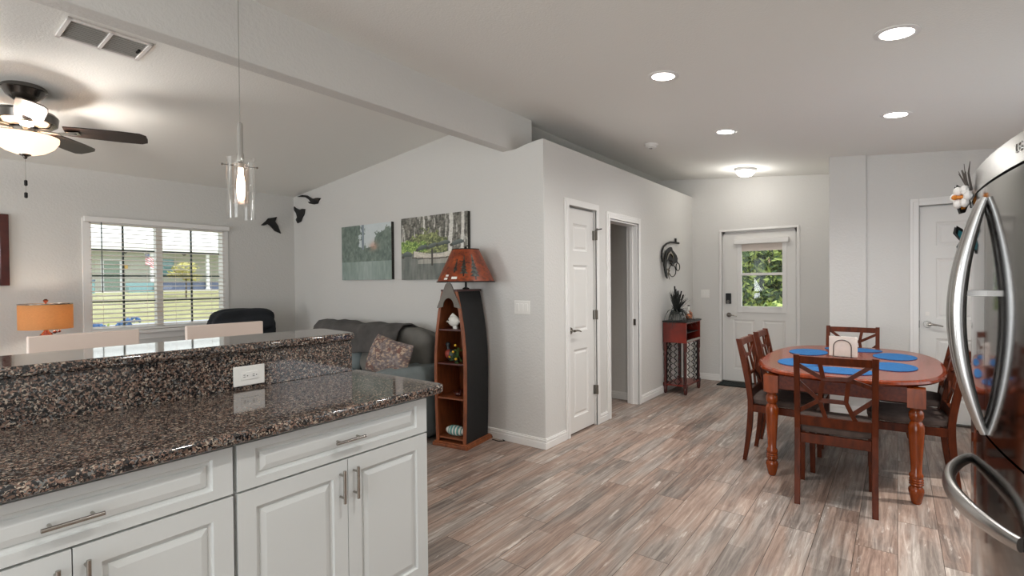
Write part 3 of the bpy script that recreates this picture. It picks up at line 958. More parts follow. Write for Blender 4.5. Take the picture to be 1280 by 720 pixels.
t = thing('dome_light', 'glowing white flush dome ceiling light near the entry door', 'ceiling light', (6.735, 1.491, ck(1.491)))
t.rotation_euler = (slope, 0, 0)
MB().lathe([(.125, 0), (.13, -.012), (.12, -.028), (.112, -.03)], seg=36).build('rim', 'trim', t)
MB().lathe([(.110, -.03), (.100, -.06), (.07, -.085), (.03, -.097), (.0, -.10)], seg=36).build('glass_dome', 'dome_glow', t)
l_ = bpy.data.lights.new('dome_lamp', 'POINT'); l_.energy = 5; l_.shadow_soft_size = .09; l_.color = (1, .98, .94)
lo = bpy.data.objects.new('dome_lamp', l_); lo.parent = t; lo.location = (0, 0, -.2); COL.objects.link(lo)

t = thing('smoke_detector', 'small round white smoke detector on the ceiling', 'smoke detector', (5.079, 2.033, ck(2.033)))
t.rotation_euler = (slope, 0, 0)
MB().lathe([(.068, 0), (.068, -.012), (.058, -.016), (.058, -.03), (.045, -.042), (.0, -.044)], seg=28).build('housing', 'plastic_white', t)
MB().box(-.02, -.012, -.052, .012, .012, -.043).build('test_button', 'grille', t, bevel=.002)

# ------------------------------------------------------------------ wall birds
def bird(name, outline, label, T4, depth=.03):
    """outline in (u,v); body raised off the wall as a solid relief"""
    mb = MB()
    n_ = len(outline)
    cx = sum(p_[0] for p_ in outline)/n_; cy = sum(p_[1] for p_ in outline)/n_
    back = [T4(u, v, .004) for u, v in outline]
    mid = [T4(u, v, depth*.6) for u, v in outline]
    fr_ = [T4(cx+(u-cx)*.85, cy+(v-cy)*.85, depth) for u, v in outline]
    vs = back+mid+fr_
    fs = [tuple(range(n_-1, -1, -1)), tuple(range(2*n_, 3*n_))]
    for L_ in (0, n_):
        fs += [(L_+i, L_+(i+1) % n_, L_+n_+(i+1) % n_, L_+n_+i) for i in range(n_)]
    mb.add(vs, fs)
    return mb
birds = [
    ('win', [(3.089, 2.124), (3.143, 2.175), (3.18, 2.218), (3.239, 2.231), (3.291, 2.246), (3.267, 2.186), (3.304, 2.135), (3.34, 2.04), (3.262, 2.067), (3.2, 2.127), (3.165, 2.149), (3.121, 2.124)],
     'black wall bird silhouette lowest of three, right of the window'),
    ('wall', [(6.18, 2.398), (6.145, 2.378), (6.091, 2.358), (6.037, 2.342), (5.989, 2.352), (5.93, 2.343), (5.951, 2.279), (5.999, 2.236), (6.027, 2.194), (6.102, 2.178), (6.129, 2.21), (6.093, 2.244), (6.119, 2.305), (6.17, 2.351)],
     'black wall bird silhouette middle of three, close to the corner'),
    ('wall', [(6.10, 2.515), (5.985, 2.525), (5.873, 2.507), (5.789, 2.469), (5.726, 2.445), (5.631, 2.452), (5.582, 2.443), (5.62, 2.416), (5.645, 2.383), (5.728, 2.381), (5.823, 2.401), (5.836, 2.417), (5.772, 2.41), (5.822, 2.451), (5.9, 2.488), (6.018, 2.505)],
     'black wall bird silhouette highest of three, one wing reaching toward the corner')]
for where, outl, lab in birds:
    cx_ = sum(q[0] for q in outl)/len(outl); cz_ = sum(q[1] for q in outl)/len(outl)
    if where == 'win':
        T4 = lambda u, v, d: (u-cx_, -d, v-cz_); loc = (cx_, YW, cz_)
    else:
        T4 = lambda u, v, d: (-d, u-cx_, v-cz_); loc = (X0, cx_, cz_)
    t = thing('bird_sculpture', lab, 'wall decoration', loc, 0, 'three black birds on the walls')
    bird('b', outl, lab, T4).build('body', 'bird_black', t)

# ------------------------------------------------------------------ prints and pictures
def vnoise(x, y, seed=0):
    rs = np.random.RandomState(seed)
    g = rs.rand(64, 64)
    xi, yi = np.floor(x).astype(int), np.floor(y).astype(int)
    fx_, fy_ = x-xi, y-yi
    fx_ = fx_*fx_*(3-2*fx_); fy_ = fy_*fy_*(3-2*fy_)
    a = g[yi % 64, xi % 64]; b = g[yi % 64, (xi+1) % 64]; c = g[(yi+1) % 64, xi % 64]; d = g[(yi+1) % 64, (xi+1) % 64]
    return (a*(1-fx_)+b*fx_)*(1-fy_)+(c*(1-fx_)+d*fx_)*fy_
def fbm(x, y, seed=0, o=4):
    r, a, t_ = 0, .5, 0
    for k in range(o):
        r = r+a*vnoise(x*2**k, y*2**k, seed+k); t_ += a; a *= .6
    return r/t_
def mixc(a, b, t_):
    t_ = np.clip(t_, 0, 1)[..., None]
    return np.array(a, float)*(1-t_)+np.array(b, float)*t_ if np.ndim(a) == 1 and np.ndim(b) == 1 else a*(1-t_)+b*t_
def paint_mesh(name, img, P, matname, parent):
    """img (h+1,w+1,3) sRGB 0-255, row 0 at the bottom; P(u,v)->xyz"""
    h, w = img.shape[0]-1, img.shape[1]-1
    mb = MB().grid(lambda u, v: P(u, v), w, h, smooth=False)
    o = mb.build(name, matname, parent)
    at = o.data.color_attributes.new('paint', 'FLOAT_COLOR', 'POINT')
    c = img.reshape(-1, 3)/255
    c = np.where(c <= .04045, c/12.92, ((c+.055)/1.055)**2.4)
    at.data.foreach_set('color', np.concatenate([c, np.ones((len(c), 1))], 1).astype(np.float32).ravel())
    return o
def uv(w, h):
    u, v = np.meshgrid(np.linspace(0, 1, w+1), np.linspace(0, 1, h+1))
    return u, v
# canvas 1: misty swamp with cypress trees
u, v = uv(130, 110)
n1 = fbm(u*14, v*14, 3); n2 = fbm(u*40, v*18, 9, 3); n3 = fbm(u*30, v*5, 5, 3)
img = mixc((176, 184, 186), (196, 200, 204), n1)
cl_, cr_ = .30+.12*(fbm(v*6, v*0, 21)-.5), .72+.2*(fbm(v*7, v*0+3, 22)-.5)
hgt_l = .95; treeL = (u < .34+.12*(n1-.5)+.06*v) | ((u < .50) & (n1+.25*n2 > .68) & (v > .35))
treeR = ((u > .70+.14*(n1-.5)) & (v < .92-.25*(1-u)+.2*(n2-.5))) | ((v < .55+.12*n1) & (v > .3))
dark = mixc((52, 66, 60), (112, 124, 112), n2*1.3-.2)
img = np.where((treeL | treeR)[..., None], dark, img)
moss = (np.abs(u-.45) < .018+.01*n1) & (v > .55)
img = np.where(moss[..., None], mixc((60, 70, 84), (130, 140, 150), n3), img)
org = np.exp(-(((u-.66)/.07)**2+((v-.60)/.07)**2))*(n2+.3)
img = mixc(img, np.broadcast_to(np.array((190, 126, 100.)), img.shape), org*.9)
water = v < .33
wc = mixc((96, 112, 104), (150, 160, 156), n3*.9+.35*np.exp(-((u-.52)/.18)**2)-.15)
img = np.where(water[..., None], wc, img)
img = mixc(img, np.broadcast_to(np.array((150, 162, 156.)), img.shape), .22*np.ones_like(u))
def canvas(y0, y1, z0, z1, img, label):
    t = thing('canvas_picture', label, 'picture', (X0, y1, z0), 0)
    w, h = y1-y0, z1-z0
    MB().box(-.035, -w, 0, -.001, 0, h).build('stretched_edge', 'canvas_edge', t, bevel=.002)
    paint_mesh('print', np.clip(img*1.12+8, 0, 255), lambda a, b: (-.0362, -w*a, h*b), 'paint_print', t)
canvas(4.243, 5.124, 1.441, 2.050, img, 'canvas photo of a misty grey swamp with one orange tree')
# canvas 2: turtles on a log before a forest
u, v = uv(150, 130)
n1 = fbm(u*16, v*16, 31); n2 = fbm(u*60, v*14, 33, 3); n3 = fbm(u*50, v*50, 35, 2); ns_ = fbm(u*36, v*4, 37, 3)
img = mixc((40, 40, 36), (176, 172, 160), (n2*.7+n3*.6)-.25)
img = np.where(((ns_ > .62) & (v > .5))[..., None], mixc((120, 118, 110), (205, 203, 196), n3), img)
for tx, tw in ((.765, .028), (.93, .02), (.36, .012)):
    img = np.where(((np.abs(u-tx-.01*np.sin(v*9)) < tw) & (v > .42))[..., None], mixc((168, 166, 158), (208, 206, 200), n3), img)
gm = ((v < .78-.55*np.abs(u-.42)+.35*(n1-.5)) & (v > .42) & (u < .72))
img = np.where(gm[..., None], mixc((66, 74, 50), (164, 170, 112), n3*1.5+n2*.8-.75), img)
gm = ((v < .62-.2*np.abs(u-.15)+.2*(n1-.5)) & (v > .44) & (u < .42))
img = np.where(gm[..., None], mixc((70, 96, 46), (170, 192, 104), n3*1.8+n2*.5-.75), img)
wt = v < .42
img = np.where(wt[..., None], mixc((74, 80, 76), (116, 118, 112), ns_*1.2-.15+.2*n3), img)
lg = (v > .34+.015*np.sin(u*9)) & (v < .435+.035*np.sin(u*7+1)) & (u > .2)
img = np.where(lg[..., None], mixc((160, 154, 142), (206, 200, 188), n3), img)
lr = (v > .25) & (v < .33-.02*np.sin(u*8)) & (u > .27)
img = np.where(lr[..., None], mixc((120, 118, 110), (172, 168, 158), ns_), img)
ll = (np.abs(v-.338-.01*np.sin(u*9)) < .008) & (u > .18)
img = np.where(ll[..., None], np.array((70, 62, 52.)), img)
for cx_, cy_, rx, ry, an in ((.10, .40, .075, .055, 0), (.34, .50, .085, .048, .35), (.50, .52, .085, .045, .3), (.66, .55, .10, .042, .15), (.86, .545, .09, .045, .25)):
    a_ = (u-cx_)*math.cos(an)+(v-cy_)*math.sin(an); b__ = -(u-cx_)*math.sin(an)+(v-cy_)*math.cos(an)
    q_ = (a_/rx)**2+(b__/ry)**2
    tt = (q_ < 1) & (b__ > -.5*ry)
    img = np.where(tt[..., None], mixc((44, 50, 50), (104, 112, 108), .5+b__/ry*.5), img)
    hd = ((u-cx_+rx*.95)**2+(v-cy_+ry*.6)**2) < .0005
    img = np.where(hd[..., None], np.array((60, 62, 54.)), img)
wx = (np.abs(u-.49) < .012) & (v < .47) & (v > .22)
img = np.where(wx[..., None], np.array((56, 54, 48.)), img)
canvas(3.161, 4.086, 1.433, 2.063, img, 'canvas photo of dark turtles resting on a log in green woods')

# framed picture at the left edge
t = thing('framed_picture', 'dark framed picture with orange print at the left photo edge', 'picture', (.872, YW, 1.41))
mb = MB()
for a in ((-.62, 0, -.56, .624), (-.06, 0, 0, .624), (-.56, 0, -.06, .06), (-.56, .564, -.06, .624)):
    mb.box(a[0], -.035, a[1], a[2], -.001, a[3])
mb.build('frame', 'dark_red_wood', t, bevel=.006)
MB().box(-.56, -.028, .06, -.06, -.015, .564).build('mat_board', 'stone_pot', t)
u, v = uv(40, 50)
img = mixc((196, 130, 70), (226, 182, 124), fbm(u*6, v*6, 51))
img = np.where(((v < .4+.2*np.sin(u*5)))[..., None], mixc((120, 84, 56), (176, 122, 74), fbm(u*20, v*20, 53)), img)
paint_mesh('print', img, lambda a, b: (-.545+.47*a, -.029, .075+.474*b), 'paint_print', t)

# ------------------------------------------------------------------ table lamp on its table
t = thing('end_table', 'small dark wooden end table under the orange drum lamp', 'table', (1.02, 5.82, 0))
MB().box(-.26, -.22, .555, .26, .22, .585).build('top', 'dark_red_wood', t, bevel=.004)
for sx in (-1, 1):
    for sy in (-1, 1):
        MB().bar((sx*.23, sy*.19, 0), (sx*.23, sy*.19, .556), .035, .035, (0, 1, 0)).build('leg', 'dark_red_wood', t)
MB().box(-.24, -.2, .2, .24, .2, .22).build('shelf', 'dark_red_wood', t)
t = thing('table_lamp', 'lit table lamp with orange drum shade and dark red glass base', 'lamp', (1.035, 5.8, .586))
MB().lathe([(.075, 0), (.08, .01), (.05, .03), (.02, .05), (.045, .10), (.07, .18), (.055, .27), (.02, .33), (.035, .37), (.045, .40), (.02, .43), (.012, .45)]).build('base', 'lamp_glass', t)
mb = MB().lathe([(.178, .452), (.178, .662), (.1755, .662), (.1755, .452), (.178, .452)], seg=48, close=True)
mb.build('lamp_shade', 'drum_shade', t)
mb = MB().lathe([(.180, .660), (.181, .668), (.174, .668), (.174, .660), (.180, .660)], seg=48, close=True)
for k in range(3):
    a = 2*PI*k/3
    mb.tube([(0, 0, .664), (.176*math.cos(a), .176*math.sin(a), .664)], .002, 6)
mb.build('shade_rim', 'nickel', t)
MB().lathe([(.004, .66), (.006, .675), (.016, .685), (.018, .695), (.010, .705), (0, .708)], seg=16).build('finial', 'lamp_glass', t)
MB().ball((.085, 0, .425), .012).ball((.055, .0, .42), .014).tube([(0, 0, .41), (.06, 0, .415), (.09, 0, .42)], .004, 6).build('switch', 'lamp_glass', t)
l_ = bpy.data.lights.new('lamp_bulb', 'POINT'); l_.energy = 2.7; l_.shadow_soft_size = .035; l_.color = (1, .88, .74)
lo = bpy.data.objects.new('lamp_bulb', l_); lo.parent = t; lo.location = (0, 0, .56); COL.objects.link(lo)

# ------------------------------------------------------------------ recliner by the window
t = thing('recliner', 'dark charcoal padded recliner beneath the window corner', 'armchair', (2.72, 5.60, 0))
MB().cushion((0, .05, .33), .30, .32, .17, 6).build('seat', 'recliner', t)
rb = Matrix.Rotation(R(-14), 3, 'X')
MB().cushion((-.0, .30, .74), .345, .13, .365, 5, 12, rb, .008, 3).build('backrest', 'recliner', t)
MB().cushion((.0, .29, .99), .33, .135, .125, 4, 12, rb, .008, 5).build('headrest', 'recliner', t)
for s_ in (-1, 1):
    MB().cushion((s_*.37, .06, .33), .10, .34, .31, 5).build('arm', 'recliner', t)
MB().box(-.38, -.3, .0, .38, .38, .12).build('base', 'black', t)

# ------------------------------------------------------------------ sofa
t = thing('sofa', 'blue grey sofa against the picture wall, partly under a dark throw', 'sofa', (3.05, 3.30, 0))
L = 1.9
MB().box(-.42, .08, .03, .40, L-.08, .30).build('base', 'sofa', t, bevel=.03, seg=3)
MB().cushion((.33, L/2, .47), .12, L/2-.06, .44, 7, 10).build('back_frame', 'sofa', t)
rq = Matrix.Rotation(R(8), 3, 'Y')
MB().cushion((.24, .60, .72), .135, .50, .255, 4.5, 14, rq, .006, 1).build('back_cushion', 'sofa_back', t)
MB().cushion((.24, 1.50, .72), .135, .40, .24, 4.5, 14, rq, .006, 2).build('back_cushion', 'sofa', t)
MB().cushion((-.08, .64, .40), .36, .44, .11, 5, 12, None, .004, 3).build('seat_cushion', 'sofa', t)
MB().cushion((-.08, 1.45, .40), .36, .38, .11, 5, 12, None, .004, 4).build('seat_cushion', 'sofa', t)
for y in (.13, L-.13):
    MB().cushion((-.03, y, .34), .44, .13, .325, 5.5, 14, None, .004, 6).build('arm', 'sofa', t)
# throw over the back: follows the cushion, hangs over front and top
def throw_fn(y0, y1, drop, seed):
    def fn(a, b):
        y = y0+(y1-y0)*a
        # path over the back from wall side over the top to the front
        s_ = b
        path = [(.37, .86), (.34, .955), (.255, .995), (.155, .985), (.10, .93), (.075, .84), (.07, .84-drop*.5), (.06, .84-drop)]
        k = s_*(len(path)-1); i = min(int(k), len(path)-2); f_ = k-i
        x = path[i][0]*(1-f_)+path[i+1][0]*f_; z = path[i][1]*(1-f_)+path[i+1][1]*f_
        w = .008*math.sin(y*13+seed+2*s_)+.006*math.sin(y*29+s_*5)
        edge = .05*math.sin(a*PI*1.5+seed)*s_
        sag = -.018*math.exp(-((y-1.12)/.09)**2)*(1 if .2 < s_ < .8 else .3)
        return (x-abs(w)*.6-.004, y+edge*.5, z+w*.5+sag-(.0 if s_ < .8 else .05*a))
    return fn
mb = MB().grid(throw_fn(.42, 1.85, .11, 1.0), 46, 28)
o = mb.build('throw_blanket', 'sofa_throw', t)
so = o.modifiers.new('thickness', 'SOLIDIFY'); so.thickness = .012; so.offset = 1
# pillow
u, v = uv(60, 50)
n1 = fbm(u*7, v*7, 71); n3 = fbm(u*28, v*28, 73, 3)
img = mixc((92, 80, 80), (176, 166, 162), n3*1.5-.3)
img = mixc(img, np.broadcast_to(np.array((120, 84, 74.)), img.shape), np.clip((n1-.5)*4, 0, .8))
img = np.where(((n3 > .62) & (n1 > .42))[..., None], mixc((170, 136, 104), (206, 190, 172), n1), img)
t = thing('throw_pillow', 'brown and cream patterned throw pillow leaning on the sofa arm', 'pillow', (2.93, 3.62, .735))
def pil(sgn):
    def P(a, b):
        x, y = 2*a-1, 2*b-1
        th = (max(0, 1-abs(x)**3)*max(0, 1-abs(y)**3))**.5*.075
        k = 1-.06*(1-abs(x))*abs(y)**3
        return (sgn*th, -x*.23*(1-.05*y*y), y*.17*k)
    return P
f_ = paint_mesh('front_fabric', img, pil(-1), 'paint_pillow', t)
b_2 = paint_mesh('back_fabric', img[:, ::-1], pil(1), 'paint_pillow', t)
t.rotation_euler = (R(12), R(18), R(10))

# ------------------------------------------------------------------ boat bookcase floor lamp
t = thing('boat_bookcase_lamp', 'boat-shaped bookcase floor lamp with dark red pine-tree shade', 'lamp', (3.2815, 3.0545, 0), R(8.3))
mb = MB().box(-.205, -.18, 0, .205, .18, .028).box(-.195, -.17, .028, .195, .17, .04)
mb.build('plinth', 'pine_stain', t, bevel=.004)
def hw_(z):
    pts = [(.04, .150), (.3, .158), (.6, .163), (.8, .160), (1.0, .142), (1.15, .118), (1.25, .098), (1.33, .078)]
    for (a, wa), (b, wb) in zip(pts, pts[1:]):
        if z <= b: return wa+(wb-wa)*(z-a)/(b-a)
    return pts[-1][1]
zz = [.04+(1.29)*k/22 for k in range(23)]
for s_ in (-1, 1):
    mb = MB()
    for i in range(22):
        z0, z1 = zz[i], zz[i+1]
        a0, a1 = s_*hw_(z0), s_*hw_(z1)
        i0, i1 = a0-s_*.014, a1-s_*.014
        q = [(-.172, a0, z0), (.172, a0, z0), (.172, i0, z0), (-.172, i0, z0), (-.172, a1, z1), (.172, a1, z1), (.172, i1, z1), (-.172, i1, z1)]
        if s_ < 0: q = [q[k] for k in (0, 1, 2, 3, 4, 5, 6, 7)]
        mb.hexa(q)
    mb.build('side_plank', 'black_side', t)
    mb = MB()
    for i in range(22):
        z0, z1 = zz[i], zz[i+1]
        a0, a1 = s_*(hw_(z0)-.0145), s_*(hw_(z1)-.0145)
        mb.add([(-.165, a0, z0), (.165, a0, z0), (.165, a1, z1), (-.165, a1, z1)], [(0, 1, 2, 3)])
    mb.build('inner_lining', 'pine_stain', t)
    mb = MB()
    for i in range(22):
        z0, z1 = zz[i], zz[i+1]
        a0, a1 = s_*(hw_(z0)+.002), s_*(hw_(z1)+.002)
        i0, i1 = a0-s_*.026, a1-s_*.026
        mb.hexa([(-.186, a0, z0), (-.170, a0, z0), (-.170, i0, z0), (-.186, i0, z0), (-.186, a1, z1), (-.170, a1, z1), (-.170, i1, z1), (-.186, i1, z1)])
    for z in (.10, .42, .62, .95, 1.2):
        mb.tube([(-.1875, s_*(hw_(z)-.011), z), (-.185, s_*(hw_(z)-.011), z)], .004, 8)
    mb.build('edge_moulding', 'pine_stain', t)
mb = MB()
for i in range(22):
    z0, z1 = zz[i], zz[i+1]
    mb.add([(.166, -hw_(z0), z0), (.166, hw_(z0), z0), (.166, hw_(z1), z1), (.166, -hw_(z1), z1), (.172, -hw_(z0), z0), (.172, hw_(z0), z0), (.172, hw_(z1), z1), (.172, -hw_(z1), z1)], [(0, 1, 2, 3), (7, 6, 5, 4)])
mb.build('back_board', 'pine_stain', t)
shz = [.065, .405, .70, .99]
for z in shz:
    w = hw_(z)-.013
    MB().box(-.175, -w, z, .168, w, z+.014).build('shelf', 'dark_red_wood' if z > .6 else 'pine_stain', t)
MB().box(-.19, -.085, 1.325, .19, .085, 1.342).build('top_cap', 'dark_red_wood', t, bevel=.003)
pts = [(-.122, 1.185), (-.108, 1.185)]
for k in range(9):
    a = PI-PI*k/8
    pts.append((.0+.058*math.cos(a), 1.195+.075*math.sin(a)))
pts += [(.108, 1.185), (.122, 1.185), (.03, 1.385), (.012, 1.40), (-.012, 1.40), (-.03, 1.385)]
MB().prism(pts, 0, -.198, -.186).build('prow_panel', 'grey_wood', t)
MB().tube([(0, 0, 1.34), (0, 0, 1.70)], .010, 12).lathe([(.03, 1.342), (.03, 1.352), (.012, 1.36)], seg=18).build('lamp_post', 'iron', t)
# shade, painted mica with pines
u, v = uv(240, 70)
n1 = fbm(u*18, v*6, 81); n3 = fbm(u*60, v*20, 83, 3)
img = mixc((104, 40, 18), (168, 78, 34), n1*1.5-.25)
img = mixc(img, np.broadcast_to(np.array((52, 26, 20.)), img.shape), np.clip((.5-n3)*2, 0, .5))
# facing towards the camera is angle ~ 221 deg world => local 213
def pine(cu, base, hgt, wid):
    global img
    for k in range(6):
        y0 = base+hgt*.14+hgt*.86*k/6; y1 = y0+hgt*.86/5.0
        w = wid*(1-k/6.5)
        m_ = (v > y0) & (v < y1) & (np.abs(u-cu) < w*(1-(v-y0)/(y1-y0)*.75)*(0.8+.5*n3))
        img = np.where(m_[..., None], mixc((16, 20, 18), (96, 102, 92), n3*1.9-.6), img)
    m_ = (v > base) & (v < base+hgt*.16) & (np.abs(u-cu) < .0035)
    img = np.where(m_[..., None], np.array((24, 20, 18.)), img)
for cu, b0, h0, w0 in ((.523, .28, .42, .016), (.582, .16, .62, .026), (.652, .06, .74, .030), (.12, .2, .5, .024), (.20, .12, .62, .026), (.90, .25, .45, .02)):
    pine(cu, b0, h0, w0)
br_ = (np.abs(v-.62+.8*(u-.55)) < .012) & (u > .545) & (u < .63)
img = np.where(br_[..., None], np.array((40, 30, 24.)), img)
def shade_P(a, b):
    w = 2*PI*a+PI*.0; r = .253+(.118-.253)*b
    return (r*math.cos(w), r*math.sin(w), 1.405+.285*b)
sh = paint_mesh('lamp_shade', img, shade_P, 'paint_shade', t)
so = sh.modifiers.new('thickness', 'SOLIDIFY'); so.thickness = .003; so.offset = -1
MB().lathe([(.255, 1.402), (.256, 1.412), (.250, 1.412), (.250, 1.402), (.255, 1.402)], seg=56, close=True).build('lower_rim', 'iron', t)
mb = MB().lathe([(.121, 1.686), (.120, 1.694), (.114, 1.694), (.115, 1.686), (.121, 1.686)], seg=40, close=True)
for k in range(3):
    a = 2*PI*k/3; mb.tube([(0, 0, 1.688), (.117*math.cos(a), .117*math.sin(a), 1.688)], .002, 6)
mb.build('upper_rim', 'iron', t)
MB().lathe([(.004, 1.69), (.012, 1.70), (.013, 1.712), (.0, 1.722)], seg=14).build('finial', 'iron', t)
def tagcard(a, z, w, h):
    c = math.cos(a); s_ = math.sin(a); r = .253+(.118-.253)*(z-1.405)/.285+.004
    mb = MB()
    q = []
    for dz in (0, h):
        rr = r-.474*dz
        for da in (-w/2/r, w/2/r): q.append((rr*math.cos(a+da), rr*math.sin(a+da), z+dz))
    q2 = [(x*.985, y*.985, z_) for x, y, z_ in q]
    mb.hexa([q[0], q[1], q2[1], q2[0], q[2], q[3], q2[3], q2[2]])
    return mb.build('paper_tag', 'sticker', t)
tagcard(R(190), 1.43, .05, .02); tagcard(R(170), 1.425, .035, .018); tagcard(R(171), 1.452, .03, .016)
MB().tube([(.18, -.165, .02), (.21, -.19, .005), (.205, -.27, .005), (.165, -.33, .005), (.13, -.29, .005), (.15, -.21, .005)], .0035, 6).build('power_cord', 'black', t)

for ch in t.children:
    if ch.name.split('.')[0] in ('lamp_post', 'lamp_shade', 'upper_rim', 'lower_rim', 'finial', 'paper_tag'):
        ch.location = (.01, -.04, 0)

def in_shelf(lx, ly, z):
    c, s_ = math.cos(R(8.3)), math.sin(R(8.3))
    return (3.2815+lx*c-ly*s_, 3.0545+lx*s_+ly*c, z)
# fish ornament, faces left (+y local)
t = thing('fish_ornament', 'white ceramic fish on the top shelf of the boat bookcase', 'ornament', in_shelf(-.10, .025, 1.004), R(8.3))
MB().ball((0, -.01, .065), (.028, .062, .048)).tube([(0, .045, .062), (0, .068, .056)], [.014, .005], 8).build('body', 'porcelain', t)
MB().prism([(-.065, .065), (-.105, .10), (-.095, .065), (-.105, .03)], 0, -.006, .006).build('tail', 'porcelain', t)
MB().prism([(-.05, .10), (0, .135), (.03, .105), (.01, .09)], 0, -.004, .004).prism([(-.04, .03), (-.05, .0), (-.01, .0), (.0, .03)], 0, -.01, .01).build('fin', 'porcelain', t)
MB().ball((-.023, .032, .072), .006, 8, 6).build('eye', 'black', t)
# duck
t = thing('duck_figurine', 'painted duck figurine with red breast on the second shelf', 'figurine', in_shelf(-.09, .055, .715), R(8.3))
MB().ball((0, -.01, .055), (.035, .055, .052)).build('body', 'duck_dark', t)
MB().ball((-.004, .018, .065), (.033, .038, .042)).build('breast', 'duck_red', t)
MB().tube([(0, .02, .09), (0, .028, .12), (0, .03, .14)], [.02, .014, .016], 10).ball((0, .032, .148), (.018, .024, .02)).build('head', 'duck_dark', t)
MB().tube([(0, .05, .146), (0, .075, .142)], [.008, .006], 8, flat=.6).build('bill', 'duck_red', t)
# berry plant
t = thing('berry_vine', 'small green vine with yellow berries on the second shelf', 'plant', in_shelf(-.13, -.035, .7155), R(8.3))
rnd = random.Random(4)
MB().lathe([(.02, 0), (.024, .03), (.022, .034)], seg=14).build('pot', 'dark_metal', t)
ml = MB(); ms = MB()
for k in range(26):
    a = rnd.uniform(0, 2*PI); r = rnd.uniform(.015, .065); z = rnd.uniform(-.02, .11) if math.cos(a) < -.35 else rnd.uniform(.02, .13)
    c = Vector((r*math.cos(a) if math.cos(a) < 0 else r*math.cos(a)*.5, max(-.045, r*math.sin(a)), z))
    ms.tube([(0, 0, .03), (c.x*.6, c.y*.6, z*.5+.05), tuple(c)], .0015, 5)
    d = Vector((rnd.uniform(-1, 1), rnd.uniform(-1, 1), rnd.uniform(-.6, .8))).normalized()*.014
    e_ = d.orthogonal().normalized()*.008
    ml.add([c-d, c+e_, c+d, c-e_], [(0, 1, 2, 3)])
ms.build('stem', 'leaf_green', t); ml.build('leaves', 'leaf_green', t)
for p_ in ((-.05, -.02, .155), (-.055, .0, .10), (-.05, .04, .055), (-.06, -.03, .04)):
    MB().ball(p_, .011, 10, 7).build('berry', 'berry', t)
# brown animal ornament
t = thing('antler_ornament', 'small dark brown ornament on the third shelf', 'ornament', in_shelf(-.10, -.02, .4195), R(8.3))
MB().ball((0, .0, .02), (.02, .035, .02)).tube([(0, .02, .02), (0, .04, .035), (-.01, .035, .055)], [.010, .007, .004], 8).tube([(0, -.02, .02), (.0, -.03, .05), (.01, -.02, .065)], [.010, .006, .003], 8).build('body', 'dark_red_wood', t)
# striped fish float
t = thing('striped_fish', 'white and teal striped wooden fish on the bottom shelf', 'ornament', in_shelf(-.11, .0, .079), R(8.3))
prof = [(.003, .10), (.03, .088), (.05, .06), (.06, .03), (.062, 0), (.060, -.03), (.052, -.06), (.035, -.085), (.01, -.10)]
mb = MB(); N_ = len(prof)
mb.lathe([(r*.72, y) for r, y in prof], (0, 0, .045), 22, axis=1)
mb.build('body', 'porcelain', t)
for y, w in ((.045, .006), (.02, .010), (-.012, .008), (-.04, .012), (-.07, .005)):
    r = np.interp(-y, [-q[1] for q in prof], [q[0] for q in prof])*.72+.0012
    MB().lathe([(r-.003, y-w), (r, y-w), (r, y+w), (r-.003, y+w)], (0, 0, .045), 22, axis=1).build('stripe', 'teal', t)

# ------------------------------------------------------------------ wall sculpture, wine cabinet
t = thing('fish_wall_sculpture', 'dark metal fish sculpture with curved stem and rings on the partition wall', 'wall decoration', (6.38, YP, 1.66))
arc = [(x-6.38, z-1.66) for x, z in [(6.138, 1.634), (6.113, 1.696), (6.127, 1.769), (6.175, 1.824), (6.274, 1.864), (6.411, 1.893), (6.567, 1.9), (6.729, 1.899)]]
MB().tube([(u_, -.02, v_) for u_, v_ in arc], [.010, .012, .012, .012, .012, .012, .012, .014], 8).box(.215, -.03, .245, .245, -.012, .295).build('stem', 'iron', t)
o1 = [(x-6.38, z-1.66) for x, z in [(6.369, 1.829), (6.41, 1.826), (6.437, 1.792), (6.508, 1.765), (6.579, 1.732), (6.622, 1.688), (6.607, 1.656), (6.636, 1.632), (6.592, 1.636), (6.505, 1.623), (6.448, 1.587), (6.398, 1.606), (6.366, 1.63), (6.399, 1.626), (6.435, 1.637), (6.399, 1.656), (6.339, 1.669), (6.271, 1.662), (6.23, 1.622), (6.216, 1.563), (6.242, 1.504), (6.254, 1.426), (6.201, 1.455), (6.162, 1.523), (6.137, 1.59), (6.152, 1.668), (6.179, 1.727), (6.232, 1.778), (6.3, 1.811)]]
mb = MB(); mb.prism(o1, 1, -.045, -.03)
mb.build('fish_body', 'iron', t)
mb = MB()
for c, r, rz_ in (((.08, -.133), .125, .075), ((.284, -.079), .07, .051)):
    mb.tube([(c[0]+r*math.cos(a), -.03, c[1]+rz_*math.sin(a)) for a in [2*PI*q/28 for q in range(29)]], .006, 6)
mb.build('ring', 'iron', t)
MB().tube([(-.10, -.035, -.116), (-.06, -.04, -.135), (-.10, -.04, -.17), (-.045, -.035, -.244)], [.014, .012, .01, .003], 8).tube([(-.18, -.055, .0), (-.13, -.055, .07), (-.06, -.055, .10), (.02, -.055, .06), (.04, -.055, .02)], [.006, .012, .014, .010, .004], 8).build('fin', 'nickel', t)

